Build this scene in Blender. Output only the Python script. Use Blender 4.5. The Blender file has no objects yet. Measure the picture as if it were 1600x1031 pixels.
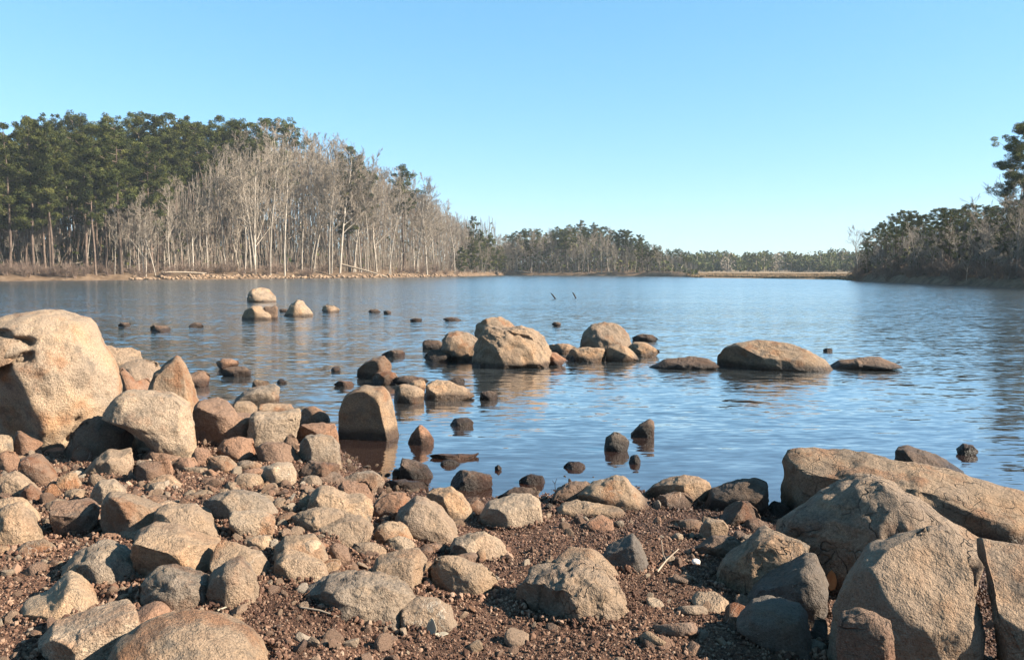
import bpy, math, random
import numpy as np
from mathutils import Vector, Matrix, Euler

# ------------------------------------------------------------------ camera, sky, sun, exposure
sc = bpy.context.scene
W0, H0, F = 1600.0, 1031.0, 1300.0
FOC = F          # photograph size and focal length in its pixels
FOC = F
CAM_H, HORIZON = 2.0, 421.0
PITCH = math.atan((H0 / 2 - HORIZON) / F)
cam_d = bpy.data.cameras.new("camera")
cam = bpy.data.objects.new("camera", cam_d)
sc.collection.objects.link(cam)
cam.location = (0, 0, CAM_H)
cam.rotation_euler = (math.radians(90) - PITCH, 0, 0)
cam_d.sensor_width = 36.0
cam_d.lens = 36.0 * F / W0
cam_d.clip_start, cam_d.clip_end = 0.1, 6000.0
sc.camera = cam

SUN_EL, SUN_AZ = math.radians(31), math.radians(101)     # azimuth clockwise from +Y (the way the camera looks)
world = bpy.data.worlds.new("World")
sc.world = world
world.use_nodes = True
wn, wl = world.node_tree.nodes, world.node_tree.links
wn.clear()
w_out = wn.new("ShaderNodeOutputWorld")
w_bg = wn.new("ShaderNodeBackground")
w_sky = wn.new("ShaderNodeTexSky")
w_sky.sky_type = 'NISHITA'
w_sky.sun_disc = False
w_sky.sun_elevation = SUN_EL
w_sky.sun_rotation = SUN_AZ
w_sky.altitude = 0
w_sky.air_density = 1.0
w_sky.dust_density = 0.2
w_sky.ozone_density = 1.0
w_bg.inputs[1].default_value = 0.05
# the photograph's tone response, the same over the whole sky: each channel is balanced and its highlights rolled off
w_sep, w_comb = wn.new("ShaderNodeSeparateColor"), wn.new("ShaderNodeCombineColor")
wl.new(w_sky.outputs[0], w_sep.inputs[0])
for i_, (gain, power) in enumerate(((0.86, 0.85), (1.86, 0.60), (2.04, 0.70))):
    w_pow, w_mul = wn.new("ShaderNodeMath"), wn.new("ShaderNodeMath")
    w_pow.operation, w_mul.operation = 'POWER', 'MULTIPLY'
    w_pow.inputs[1].default_value, w_mul.inputs[1].default_value = power, gain
    wl.new(w_sep.outputs[i_], w_pow.inputs[0]); wl.new(w_pow.outputs[0], w_mul.inputs[0]); wl.new(w_mul.outputs[0], w_comb.inputs[i_])
wl.new(w_comb.outputs[0], w_bg.inputs[0])
wl.new(w_bg.outputs[0], w_out.inputs[0])

sun_d = bpy.data.lights.new("sun", 'SUN')
sun_d.energy = 5.0
sun_d.angle = math.radians(0.5)
sun_d.color = (1.0, 0.91, 0.755)
sun = bpy.data.objects.new("sun", sun_d)
sc.collection.objects.link(sun)
S = Vector((math.sin(SUN_AZ) * math.cos(SUN_EL), math.cos(SUN_AZ) * math.cos(SUN_EL), math.sin(SUN_EL)))
sun.rotation_euler = S.to_track_quat('Z', 'Y').to_euler()
sun.location = (40, -10, 60)

sc.view_settings.view_transform = 'Standard'
sc.view_settings.look = 'None'
sc.view_settings.exposure = 1.84
sc.view_settings.gamma = 1.0
sc.view_settings.use_curve_mapping = False
sc.cycles.max_bounces = 8
sc.cycles.volume_bounces = 0
sc.cycles.transparent_max_bounces = 12
sc.cycles.caustics_reflective = False
sc.cycles.caustics_refractive = False

rng = np.random.default_rng(7)
random.seed(7)

# ------------------------------------------------------------------ helpers
def link(o, parent=None):
    sc.collection.objects.link(o)
    if parent is not None:
        o.parent = parent
    return o

def mesh_obj(name, verts, faces, mats=(), parent=None, smooth=False, mat_idx=None):
    me = bpy.data.meshes.new(name)
    verts = np.asarray(verts, dtype=np.float32)
    if isinstance(faces, np.ndarray):
        n, k = faces.shape
        me.vertices.add(len(verts)); me.vertices.foreach_set("co", verts.ravel())
        me.loops.add(n * k); me.loops.foreach_set("vertex_index", faces.astype(np.int32).ravel())
        me.polygons.add(n); me.polygons.foreach_set("loop_start", np.arange(0, n * k, k, dtype=np.int32))
        me.polygons.foreach_set("loop_total", np.full(n, k, dtype=np.int32))
    else:
        me.from_pydata([tuple(v) for v in verts.tolist()], [], faces)
    for m in mats:
        me.materials.append(m)
    if mat_idx is not None:
        me.polygons.foreach_set("material_index", np.asarray(mat_idx, dtype=np.int32))
    me.update(calc_edges=True)
    if smooth:
        me.polygons.foreach_set("use_smooth", np.ones(len(me.polygons), dtype=bool))
    return link(bpy.data.objects.new(name, me), parent)

def empty(name, loc=(0, 0, 0), rz=0.0):
    o = bpy.data.objects.new(name, None)
    o.empty_display_size = 0.2
    o.location = loc
    o.rotation_euler = (0, 0, rz)
    return link(o)

def tag(o, label=None, cat=None, group=None, kind=None):
    if label: o["label"] = label
    if cat: o["category"] = cat
    if group: o["group"] = group
    if kind: o["kind"] = kind
    return o

def copy_tree(o, parent=None):
    c = o.copy()
    link(c, parent)
    for ch in list(o.children):
        copy_tree(ch, c)
    return c

# vectorised gradient-free value noise (smooth), and its fractal sum
_perm = np.random.default_rng(3).random(8192)
def _h(ix, iy, iz):
    return _perm[(ix * 1619 + iy * 31337 + iz * 6971 + ((ix * iy) & 1023) * 7 + ((iy * iz) & 511) * 13) & 8191]
def vnoise(P):
    I = np.floor(P).astype(np.int64)
    f = P - I
    f = f * f * f * (f * (f * 6 - 15) + 10)
    x, y, z = I[..., 0], I[..., 1], I[..., 2]
    u, v, w = f[..., 0], f[..., 1], f[..., 2]
    def lx(yy, zz):
        return _h(x, yy, zz) * (1 - u) + _h(x + 1, yy, zz) * u
    a = lx(y, z) * (1 - v) + lx(y + 1, z) * v
    b = lx(y, z + 1) * (1 - v) + lx(y + 1, z + 1) * v
    return (a * (1 - w) + b * w) * 2 - 1
def fbm(P, octaves=4, gain=0.5, lac=2.03):
    out, amp, tot = 0.0, 1.0, 0.0
    for k in range(octaves):
        out = out + amp * vnoise(P + 17.3 * k)
        tot += amp
        amp *= gain
        P = P * lac
    return out / tot

def smooth(a, b, x):
    t = np.clip((x - a) / (b - a), 0, 1)
    return t * t * (3 - 2 * t)

# ------------------------------------------------------------------ the lie of the land
cp, sp = math.cos(PITCH), math.sin(PITCH)
def pix_ray(px, py):
    a, b = (px - W0 / 2) / F, (H0 / 2 - py) / F
    return np.array([a, cp + b * sp, -sp + b * cp])          # not normalised
def az_px(X, Y):                                              # horizontal bearing as the photograph's column at the horizon
    return np.where(Y > 1e-3, W0 / 2 + F * X / np.maximum(Y, 1e-3) * cp, np.where(X > 0, 1e5, -1e5))
def flat_y(py):                                               # distance at which a row meets the water
    r = pix_ray(800, py)
    return -CAM_H / r[2] * r[1]

SHORE = [(-250, 672), (0, 655), (200, 640), (330, 640), (420, 645), (520, 668), (530, 705), (565, 738), (620, 760), (700, 772),
         (780, 783), (850, 776), (930, 768), (1000, 770), (1110, 776), (1175, 790), (1240, 825), (1400, 835), (1560, 862), (1800, 880)]
SHX = np.array([p[0] for p in SHORE], float)
SHY = np.array([flat_y(p[1]) for p in SHORE])
FARR = np.array([(-900, 150), (-400, 160), (0, 170), (300, 178), (600, 203), (690, 230), (735, 250), (790, 288), (900, 275), (1000, 262), (1070, 228), (1090, 205),
                 (1200, 192), (1310, 176), (1330, 158), (1400, 137), (1500, 118), (1600, 104), (1800, 88), (2400, 70)], float)
HILL = np.array([(-900, 9), (0, 9), (300, 8), (500, 6), (700, 3), (760, 2), (800, 2.5), (900, 3), (1000, 2.6), (1060, 1.4), (1085, 0.12),
                 (1320, 0.12), (1360, 2), (1600, 5), (2400, 6)], float)
def ground_z(X, Y, detail=True):
    X, Y = np.asarray(X, float), np.asarray(Y, float)
    a = az_px(X, Y)
    r = np.hypot(X, Y)
    s = np.interp(a, SHX, SHY) - Y
    if detail:
        s = s + 0.22 * fbm(np.stack([X * 0.9, Y * 0.9, X * 0 + 5.1], -1), 3)
    up = 0.42 * (1 - np.exp(-np.maximum(s, 0) * 0.105 / 0.42))
    dn = -1.2 * (1 - np.exp(np.minimum(s, 0) * 0.09 / 1.2))
    z = np.where(s > 0, up, dn)
    if detail:
        near = smooth(40, 20, r)
        z = z + near * (0.035 * fbm(np.stack([X * 1.3, Y * 1.3, X * 0 + 1.7], -1), 3))
    R = np.interp(a, FARR[:, 0], FARR[:, 1])
    t = r - R + 2 * vnoise(np.stack([a * 0.03, a * 0 + 0.5, a * 0 + 2.5], -1))
    hill = np.interp(a, HILL[:, 0], HILL[:, 1])
    zf = np.where(t > 0, 0.9 * smooth(0, 5, t) * np.minimum(1, hill / 1.5) + 0.25 * smooth(0, 2, t) + hill * smooth(3, 85, t), -0.25 * -t)
    zf = np.maximum(zf, -1.3) + np.where(t > 6, 0.5 * vnoise(np.stack([X * 0.07, Y * 0.07, X * 0], -1)) * np.minimum(1, hill / 3), 0)
    return np.where(r > 55, np.maximum(np.where(Y > 0, -1.3, z), zf), z)

def hit(px, py, water=True, z_off=0.0):
    """where the line of sight through a pixel meets the ground (or the water over it)"""
    d = pix_ray(px, py)
    d = d / math.hypot(d[0], d[1])
    ts = np.concatenate([np.linspace(2.2, 30, 1400), np.linspace(30.1, 500, 2400)])
    X, Y, Z = d[0] * ts, d[1] * ts, CAM_H + d[2] * ts
    g = ground_z(X, Y) + z_off
    if water:
        g = np.maximum(g, 0.0)
    k = np.argmax(Z <= g)
    return np.array([X[k], Y[k], max(g[k], 0.0 if water else -9)]), ts[k]

# ------------------------------------------------------------------ materials
class NT:
    def __init__(s, name):
        s.m = bpy.data.materials.new(name)
        s.m.use_nodes = True
        s.t = s.m.node_tree
        s.t.nodes.clear()
        s.out = s.t.nodes.new("ShaderNodeOutputMaterial")
    def n(s, typ, **kw):
        nd = s.t.nodes.new("ShaderNode" + typ)
        for k, v in kw.items():
            if k.startswith("_"):
                setattr(nd, k[1:], v)
        for k, v in kw.items():
            if not k.startswith("_"):
                inp = nd.inputs[k.replace("__", " ")] if not k[1:].isdigit() else nd.inputs[int(k[1:])]
                if hasattr(v, "is_linked"):
                    s.t.links.new(v, inp)
                else:
                    inp.default_value = v
        return nd
    def noise(s, vec, scale, detail=4, rough=0.55, **kw):
        return s.n("TexNoise", Vector=vec, Scale=scale, Detail=detail, Roughness=rough, **kw).outputs[0]
    def ramp(s, fac, stops, interp='LINEAR'):
        nd = s.n("ValToRGB", Fac=fac)
        e = nd.color_ramp.elements
        nd.color_ramp.interpolation = interp
        while len(e) < len(stops): e.new(0.5)
        for el, (p, c) in zip(e, stops):
            el.position = p
            el.color = (c, c, c, 1) if not isinstance(c, tuple) else (*c, 1)
        return nd.outputs[0]
    def mix(s, fac, a, b, mode='MIX'):
        nd = s.t.nodes.new("ShaderNodeMix")
        nd.data_type = 'RGBA'; nd.blend_type = mode
        for i, v in ((0, fac), (6, a), (7, b)):
            if hasattr(v, "is_linked"): s.t.links.new(v, nd.inputs[i])
            else: nd.inputs[i].default_value = v if i == 0 else (tuple(v) + (1,) if len(v) == 3 else v)
        return nd.outputs[2]
    def math(s, op, a, b=0.0, c=0.0, clamp=False):
        nd = s.t.nodes.new("ShaderNodeMath"); nd.operation = op; nd.use_clamp = clamp
        for i, v in enumerate((a, b, c)):
            if hasattr(v, "is_linked"): s.t.links.new(v, nd.inputs[i])
            else: nd.inputs[i].default_value = v
        return nd.outputs[0]
    def done(s, shader):
        s.t.links.new(shader, s.out.inputs[0])
        return s.m

def rock_material():
    t = NT("granite")
    tc = t.n("TexCoord")
    oi = t.n("ObjectInfo")
    off = t.n("VectorMath", _operation='MULTIPLY_ADD', i0=oi.outputs["Random"], i1=(37.0, 11.0, 23.0), i2=tc.outputs["Object"]).outputs[0]
    own = t.math('FRACT', t.math('MULTIPLY', oi.outputs["Random"], 7.31))
    own2 = t.math('FRACT', t.math('MULTIPLY', oi.outputs["Random"], 23.7))
    big = t.noise(off, 2.3, 5, 0.6)
    mid = t.noise(off, 9.0, 6, 0.65)
    fine = t.noise(off, t.math('ADD', 38.0, t.math('MULTIPLY', own2, 60.0)), 4, 0.75)
    vor = t.n("TexVoronoi", Vector=off, Scale=95.0, _feature='F1').outputs[0]
    vcol = t.n("TexVoronoi", Vector=off, Scale=120.0, _feature='F1').outputs[1]
    col = oi.outputs["Color"]
    # broad tint drift: warmer / greyer
    tint = t.ramp(big, [(0.26, (0.66, 0.66, 0.68)), (0.44, (0.96, 0.96, 0.97)), (0.56, (1.04, 1.0, 0.95)), (0.74, (1.20, 0.98, 0.78))])
    c = t.mix(1.0, col, tint, 'MULTIPLY')
    # pitted weathering and lichen
    lich = t.ramp(t.noise(off, 5.5, 7, 0.72), [(0.50, 0.0), (0.60, 1.0)])
    gate = t.ramp(t.noise(off, 1.6, 3, 0.5), [(0.42, 0.0), (0.62, 1.0)])
    c = t.mix(t.math('MULTIPLY', t.math('MULTIPLY', lich, gate), t.math('MULTIPLY', own, 0.95)), c, (0.085, 0.072, 0.060))
    stain = t.math('MULTIPLY', t.ramp(t.noise(off, 2.8, 5, 0.6), [(0.52, 0.0), (0.62, 1.0)]), t.math('MULTIPLY', own2, 0.75))
    c = t.mix(stain, c, t.mix(1.0, c, (0.78, 0.44, 0.26), 'MULTIPLY'))
    vein = t.ramp(t.math('ABSOLUTE', t.math('SUBTRACT', t.noise(off, 3.1, 3, 0.5, Distortion=1.2), 0.5)), [(0.0, 1.0), (0.008, 0.0)])
    c = t.mix(t.math('MULTIPLY', vein, t.math('MULTIPLY', t.ramp(own2, [(0.80, 0.0), (0.95, 1.0)]), 0.4)), c, (0.52, 0.46, 0.38))
    c = t.mix(t.math('MULTIPLY', t.ramp(mid, [(0.55, 0.0), (0.72, 1.0)]), 0.32), c, t.mix(1.0, c, (0.52, 0.36, 0.27), 'MULTIPLY'))
    # crystal grain: pale feldspar, dark mica
    grain = t.ramp(fine, [(0.28, 0.34), (0.44, 0.80), (0.56, 1.08), (0.72, 1.55)])
    c = t.mix(t.math('ADD', 0.45, t.math('MULTIPLY', own, 0.55)), c, grain, 'MULTIPLY')
    speck = t.ramp(t.noise(off, 150.0, 2, 0.6), [(0.30, 0.42), (0.42, 1.0)])
    c = t.mix(0.8, c, speck, 'MULTIPLY')
    # cracks
    wob = t.n("VectorMath", _operation='MULTIPLY_ADD', i0=t.n("TexNoise", Vector=off, Scale=4.0, Detail=3.0).outputs[1], i1=(0.25, 0.25, 0.25), i2=off).outputs[0]
    ce = t.n("TexVoronoi", Vector=wob, Scale=6.0, _feature='DISTANCE_TO_EDGE').outputs[0]
    crack = t.math('MULTIPLY', t.ramp(ce, [(0.0, 1.0), (0.022, 0.0)]), t.math('MULTIPLY', oi.outputs["Alpha"], t.ramp(t.noise(off, 3.0, 2), [(0.42, 0.0), (0.55, 1.0)])))
    c = t.mix(t.math('MULTIPLY', crack, 0.65), c, (0.03, 0.022, 0.018))
    # wet foot at the water line
    geo = t.n("NewGeometry")
    z = t.n("SeparateXYZ", Vector=geo.outputs["Position"]).outputs[2]
    zz = t.math('ADD', z, t.math('MULTIPLY', t.math('SUBTRACT', t.noise(geo.outputs["Position"], 6.0, 4), 0.5), 0.12))
    wet = t.ramp(t.math('MULTIPLY', zz, 4.0, clamp=True), [(0.0, 1.0), (0.30, 1.0), (0.6, 0.0)])
    c = t.mix(t.math('MULTIPLY', wet, 0.85), c, t.mix(1.0, c, (0.17, 0.13, 0.11), 'MULTIPLY'))
    rough = t.math('SUBTRACT', 0.9, t.math('MULTIPLY', wet, 0.45))
    h = t.math('ADD', t.math('MULTIPLY', mid, 0.05), t.math('MULTIPLY', fine, 0.012))
    h = t.math('ADD', h, t.math('MULTIPLY', t.ramp(vor, [(0.0, 0.0), (0.5, 1.0)]), 0.004))
    h = t.math('ADD', h, t.math('MULTIPLY', t.noise(off, 28.0, 5, 0.7), 0.022))
    h = t.math('SUBTRACT', h, t.math('MULTIPLY', crack, 0.03))
    bump = t.n("Bump", Strength=1.0, Distance=1.0, Height=h).outputs[0]
    p = t.n("BsdfPrincipled", Base__Color=c, Roughness=rough, Normal=bump)
    p.inputs["Specular IOR Level"].default_value = 0.25
    return t.done(p.outputs[0])

def soil_material():
    t = NT("red_brown_soil")
    pos = t.n("NewGeometry").outputs["Position"]
    a = t.noise(pos, 1.1, 4, 0.6)
    b = t.noise(pos, 45.0, 5, 0.7)
    c = t.ramp(b, [(0.30, (0.0275, 0.0134, 0.0098)), (0.5, (0.0826, 0.0428, 0.0281)), (0.7, (0.1530, 0.0918, 0.0612))])
    c = t.mix(1.0, c, t.ramp(a, [(0.30, (0.55, 0.50, 0.48)), (0.5, (1.0, 0.98, 0.95)), (0.72, (1.45, 1.42, 1.36))]), 'MULTIPLY')
    z = t.n("SeparateXYZ", Vector=pos).outputs[2]
    zz = t.math('ADD', z, t.math('MULTIPLY', t.math('SUBTRACT', t.noise(pos, 3.0, 4), 0.5), 0.10))
    wet = t.ramp(t.math('MULTIPLY', zz, 3.2, clamp=True), [(0.0, 1.0), (0.12, 0.95), (0.75, 0.0)])
    c = t.mix(t.math('MULTIPLY', wet, 0.7), c, t.mix(1.0, c, (0.38, 0.30, 0.27), 'MULTIPLY'))
    h = t.math('ADD', t.math('MULTIPLY', b, 0.02), t.math('MULTIPLY', t.noise(pos, 130.0, 3, 0.7), 0.006))
    p = t.n("BsdfPrincipled", Base__Color=c, Roughness=t.math('SUBTRACT', 0.92, t.math('MULTIPLY', wet, 0.4)), Normal=t.n("Bump", Strength=1.0, Distance=1.0, Height=h).outputs[0])
    p.inputs["Specular IOR Level"].default_value = 0.2
    return t.done(p.outputs[0])

def crumb_material():
    t = NT("gravel_crumbs")
    oi = t.n("ObjectInfo")
    r = oi.outputs["Random"]
    c = t.ramp(r, [(0.0, (0.0367, 0.0184, 0.0134)), (0.3, (0.0796, 0.0404, 0.0269)), (0.65, (0.1408, 0.0784, 0.0520)), (0.9, (0.2081, 0.1316, 0.0918)), (1.0, (0.235, 0.165, 0.120))])
    geo = t.n("NewGeometry")
    z = t.n("SeparateXYZ", Vector=geo.outputs["Position"]).outputs[2]
    zz = t.math('ADD', z, t.math('MULTIPLY', t.math('SUBTRACT', t.noise(geo.outputs["Position"], 3.0, 4), 0.5), 0.10))
    wet = t.ramp(t.math('MULTIPLY', zz, 3.2, clamp=True), [(0.0, 1.0), (0.12, 0.95), (0.75, 0.0)])
    patch = t.ramp(t.noise(geo.outputs["Position"], 1.1, 4, 0.6), [(0.30, (0.60, 0.55, 0.53)), (0.5, (1.0, 0.98, 0.95)), (0.72, (1.40, 1.38, 1.34))])
    c = t.mix(1.0, c, patch, 'MULTIPLY')
    c = t.mix(t.math('MULTIPLY', wet, 0.65), c, t.mix(1.0, c, (0.4, 0.32, 0.3), 'MULTIPLY'))
    p = t.n("BsdfPrincipled", Base__Color=c, Roughness=t.math('SUBTRACT', 0.9, t.math('MULTIPLY', wet, 0.45)))
    p.inputs["Specular IOR Level"].default_value = 0.25
    return t.done(p.outputs[0])

def simple(name, stops, scale=3.0, rough=0.9, rand=0.0, coord="Object", bump=0.0, trans=0.0):
    t = NT(name)
    tc = t.n("TexCoord")
    v = tc.outputs["Object"] if coord == "Object" else t.n("NewGeometry").outputs["Position"]
    c = t.ramp(t.noise(v, scale, 5, 0.65), stops)
    if rand:
        oi = t.n("ObjectInfo")
        g = t.math('ADD', 1.0 - rand, t.math('MULTIPLY', oi.outputs["Random"], 2 * rand))
        c = t.mix(1.0, c, t.n("CombineColor", i0=g, i1=g, i2=g).outputs[0], 'MULTIPLY')
    p = t.n("BsdfPrincipled", Base__Color=c, Roughness=rough)
    p.inputs["Specular IOR Level"].default_value = 0.15
    if bump:
        t.t.links.new(t.n("Bump", Strength=1.0, Distance=bump, Height=t.noise(v, scale * 3, 5, 0.7)).outputs[0], p.inputs["Normal"])
    sh = p.outputs[0]
    if trans:
        sh = t.n("MixShader", Fac=trans, i1=sh, i2=t.n("BsdfTranslucent", Color=c).outputs[0]).outputs[0]
    return t.done(sh)

def water_material():
    t = NT("lake_water")
    pos = t.n("NewGeometry").outputs["Position"]
    x, y = t.n("SeparateXYZ", Vector=pos).outputs[0:2]
    mp1 = t.n("Mapping", Vector=pos, Scale=(0.5, 1.9, 1.0), Rotation=(0, 0, math.radians(8))).outputs[0]
    mp2 = t.n("Mapping", Vector=pos, Scale=(0.75, 2.9, 1.0), Rotation=(0, 0, math.radians(-11))).outputs[0]
    mp3 = t.n("Mapping", Vector=pos, Scale=(0.05, 0.16, 1.0), Rotation=(0, 0, math.radians(5))).outputs[0]
    def slopes(vec, scale, sx, sy, dist=0.5):
        n_ = t.n("TexNoise", Vector=vec, Scale=scale, Detail=1.5, Roughness=0.5, Distortion=dist).outputs[1]
        return t.n("VectorMath", _operation='MULTIPLY', i0=t.n("VectorMath", _operation='SUBTRACT', i0=n_, i1=(0.5, 0.5, 0.5)).outputs[0], i1=(sx, sy, 0.0)).outputs[0]
    def vadd(p_, q_): return t.n("VectorMath", _operation='ADD', i0=p_, i1=q_).outputs[0]
    gust = t.ramp(t.noise(mp3, 1.0, 3, 0.5), [(0.30, 0.65), (0.66, 1.2)])
    # ripples die down in the shelter of the bank
    far = t.ramp(t.math('MULTIPLY', t.math('SUBTRACT', y, 6.5), 0.025, clamp=True), [(0.0, 0.17), (0.08, 0.50), (0.35, 1.05), (0.8, 1.9)])
    sl = vadd(vadd(slopes(mp1, 2.3, 0.12, 0.24), slopes(mp2, 4.2, 0.14, 0.34)), slopes(mp1, 10.0, 0.16, 0.32))
    k_ = t.math('MULTIPLY', gust, far)
    sl = t.n("VectorMath", _operation='SCALE', i0=sl)
    t.t.links.new(k_, sl.inputs["Scale"])
    nrm = t.n("VectorMath", _operation='NORMALIZE', i0=vadd(sl.outputs[0], (0.0, 0.0, 1.0))).outputs[0]
    # red mud shows through by the bank, the deeper water is a turbid grey blue
    wc = t.ramp(t.math('MULTIPLY', t.math('SUBTRACT', t.math('ADD', y, t.math('MULTIPLY', t.noise(pos, 0.35, 3), 3.0)), 9.5), 0.06, clamp=True), [(0.0, (0.022, 0.0085, 0.005)), (0.3, (0.030, 0.030, 0.030)), (1.0, (0.045, 0.060, 0.068))])
    # ripples too fine to model, stronger out in the wind
    rg = t.ramp(t.math('MULTIPLY', t.math('SUBTRACT', y, 6.5), 0.01, clamp=True), [(0.0, 0.03), (0.12, 0.07), (0.40, 0.14), (1.0, 0.20)])
    p = t.n("BsdfPrincipled", Base__Color=wc, Roughness=rg, IOR=1.45, Normal=nrm, Coat__Weight=1.0, Coat__Roughness=rg, Coat__IOR=1.4, Coat__Normal=nrm)
    return t.done(p.outputs[0])

M = dict(
    rock=rock_material(), soil=soil_material(), crumb=crumb_material(), water=water_material(),
    litter=simple("leaf_litter", [(0.3, (0.055, 0.033, 0.020)), (0.5, (0.118, 0.076, 0.047)), (0.75, (0.19, 0.130, 0.085))], 0.8, coord="World"),
    straw=simple("dry_reeds", [(0.3, (0.1591, 0.1040, 0.0612)), (0.6, (0.2326, 0.1652, 0.1010)), (0.8, (0.2815, 0.2081, 0.1285))], 0.25, coord="World"),
    pine_bark=simple("pine_bark", [(0.3, (0.045, 0.032, 0.025)), (0.6, (0.12, 0.085, 0.065)), (0.8, (0.17, 0.12, 0.095))], 1.5, rand=0.3),
    needles=simple("pine_needles", [(0.36, (0.015, 0.023, 0.008)), (0.50, (0.054, 0.062, 0.018)), (0.64, (0.135, 0.130, 0.037))], 0.5, rand=0.25, trans=0.25),  # noise ramp also paints sunlit and shaded clumps into the needle colour
    pale_bark=simple("pale_bark", [(0.3, (0.16, 0.128, 0.100)), (0.55, (0.29, 0.245, 0.200)), (0.8, (0.42, 0.365, 0.31))], 1.2, rand=0.28),
    twig=simple("bare_twigs", [(0.3, (0.145, 0.114, 0.086)), (0.6, (0.255, 0.208, 0.162)), (0.8, (0.36, 0.300, 0.24))], 0.4, rand=0.25),
    red_twig=simple("reddish_twigs", [(0.3, (0.10, 0.066, 0.050)), (0.6, (0.185, 0.130, 0.100)), (0.8, (0.27, 0.20, 0.16))], 0.5, rand=0.2),
)
# ------------------------------------------------------------------ ground, shore, water, haze
def polar_grid(az, r, zfun, keep=None):
    A, R = np.meshgrid(az, r, indexing='ij')
    X, Y = R * np.sin(A), R * np.cos(A)
    Z = zfun(X, Y, R, A)
    n, m = A.shape
    idx = np.arange(n * m).reshape(n, m)
    f = np.stack([idx[:-1, :-1], idx[:-1, 1:], idx[1:, 1:], idx[1:, :-1]], -1).reshape(-1, 4)[:, ::-1]
    return np.stack([X, Y, Z], -1).reshape(-1, 3), f

az = np.radians(np.concatenate([np.arange(-180, -60, 3.0), np.arange(-60, 60, 0.4), np.arange(60, 180.1, 3.0)]))
rr = np.concatenate([[0.02, 1.0, 2.0], np.geomspace(2.6, 60, 60), np.linspace(62, 420, 150), np.geomspace(425, 950, 14)])
def terr(X, Y, R, A):
    z = ground_z(X, Y, detail=True)
    sink = smooth(math.radians(44), math.radians(40), np.abs(A)) * smooth(2.6, 3.0, R) * smooth(14.0, 13.0, R)
    z = z - 0.16 * sink
    far = smooth(300, 900, R)
    return z + 5.0 * far * (R > 300) * (0.5 + 0.5 * vnoise(np.stack([A * 9, A * 0, A * 0], -1)))
v, f = polar_grid(az, rr, terr)
cen = v[f].mean(1)
apx = az_px(cen[:, 0], cen[:, 1])
rad = np.hypot(cen[:, 0], cen[:, 1])
mi = np.where(rad < 60, 0, np.where((apx > 1078) & (apx < 1328) & (cen[:, 1] > 0), 2, 1))
ground = tag(mesh_obj("ground", v, f, [M["soil"], M["litter"], M["straw"]], smooth=True, mat_idx=mi), kind="structure")

def shore_z(X, Y, R, A):
    z = ground_z(X, Y)
    P = np.stack([X, Y, X * 0], -1)
    lump = np.abs(vnoise(P * 16)) * 0.6 + np.abs(vnoise(P * 34)) * 0.4
    z = z + 0.020 * (lump - 0.25) + 0.016 * fbm(P * 4.2, 3) + 0.006 * vnoise(P * 80)
    edge = smooth(math.radians(40), math.radians(38), np.abs(A)) * smooth(2.7, 2.9, R) * smooth(13.6, 13.2, R)
    return z - 0.3 * (1 - edge)
v, f = polar_grid(np.arange(-0.70, 0.7001, 0.0027), np.geomspace(2.7, 13.6, 360), shore_z)
tag(mesh_obj("shore", v, f, [M["soil"]], smooth=True), kind="structure")

tag(mesh_obj("water", [(-430, -60, 0), (430, -60, 0), (430, 430, 0), (-430, 430, 0)], [(0, 1, 2, 3)], [M["water"]]), kind="structure")

HAZE = 0.00017
if HAZE:
    t = NT("thin_haze")
    vol = t.n("VolumePrincipled", Density=HAZE)
    vol.inputs["Color"].default_value = (0.80, 0.90, 1.0, 1)
    t.t.links.new(vol.outputs[0], t.out.inputs["Volume"])
    b0, b1 = (-990, -990, -3.5), (990, 990, 62)
    hv = [(b1[0] if i & 1 else b0[0], b1[1] if i & 2 else b0[1], b1[2] if i & 4 else b0[2]) for i in range(8)]
    hz = mesh_obj("haze", hv, [(0, 2, 3, 1), (4, 5, 7, 6), (0, 1, 5, 4), (2, 6, 7, 3), (0, 4, 6, 2), (1, 3, 7, 5)], [t.m])
    tag(hz, kind="stuff")

# ------------------------------------------------------------------ trees
class Soup:
    def __init__(s): s.v, s.f, s.mi, s.n = [], [], [], 0
    def tube(s, pts, rad, sides=4, mat=0):
        pts = np.asarray(pts, float); k = len(pts)
        d = np.gradient(pts, axis=0)
        d /= np.linalg.norm(d, axis=1, keepdims=True) + 1e-9
        ref = np.where(np.abs(d[:, 2:3]) > 0.9, [[1.0, 0, 0]], [[0, 0, 1.0]])
        a = np.cross(d, ref); a /= np.linalg.norm(a, axis=1, keepdims=True) + 1e-9
        b = np.cross(d, a)
        th = np.arange(sides) * 2 * math.pi / sides
        ring = pts[:, None] + np.asarray(rad)[:, None, None] * (a[:, None] * np.cos(th)[None, :, None] + b[:, None] * np.sin(th)[None, :, None])
        idx = s.n + np.arange(k * sides).reshape(k, sides)
        nx = np.roll(idx, -1, 1)
        q = np.stack([idx[:-1], nx[:-1], nx[1:], idx[1:]], -1).reshape(-1, 4)
        s.v.append(ring.reshape(-1, 3)); s.f.append(q); s.mi.append(np.full(len(q), mat)); s.n += k * sides
    def quads(s, cen, ax, ay, mat=0):
        q = np.stack([cen - ax - ay, cen + ax - ay * 0.6, cen + ax * 0.7 + ay, cen - ax * 0.8 + ay * 0.8], 1)
        k = len(cen)
        idx = s.n + np.arange(4 * k).reshape(k, 4)
        s.v.append(q.reshape(-1, 3)); s.f.append(idx); s.mi.append(np.full(k, mat)); s.n += 4 * k
    def mesh(s, name, mats, parent=None, smooth=False):
        return mesh_obj(name, np.concatenate(s.v), np.concatenate(s.f), mats, parent, smooth, np.concatenate(s.mi))

def unit(v): return v / (np.linalg.norm(v, axis=-1, keepdims=True) + 1e-9)

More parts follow.
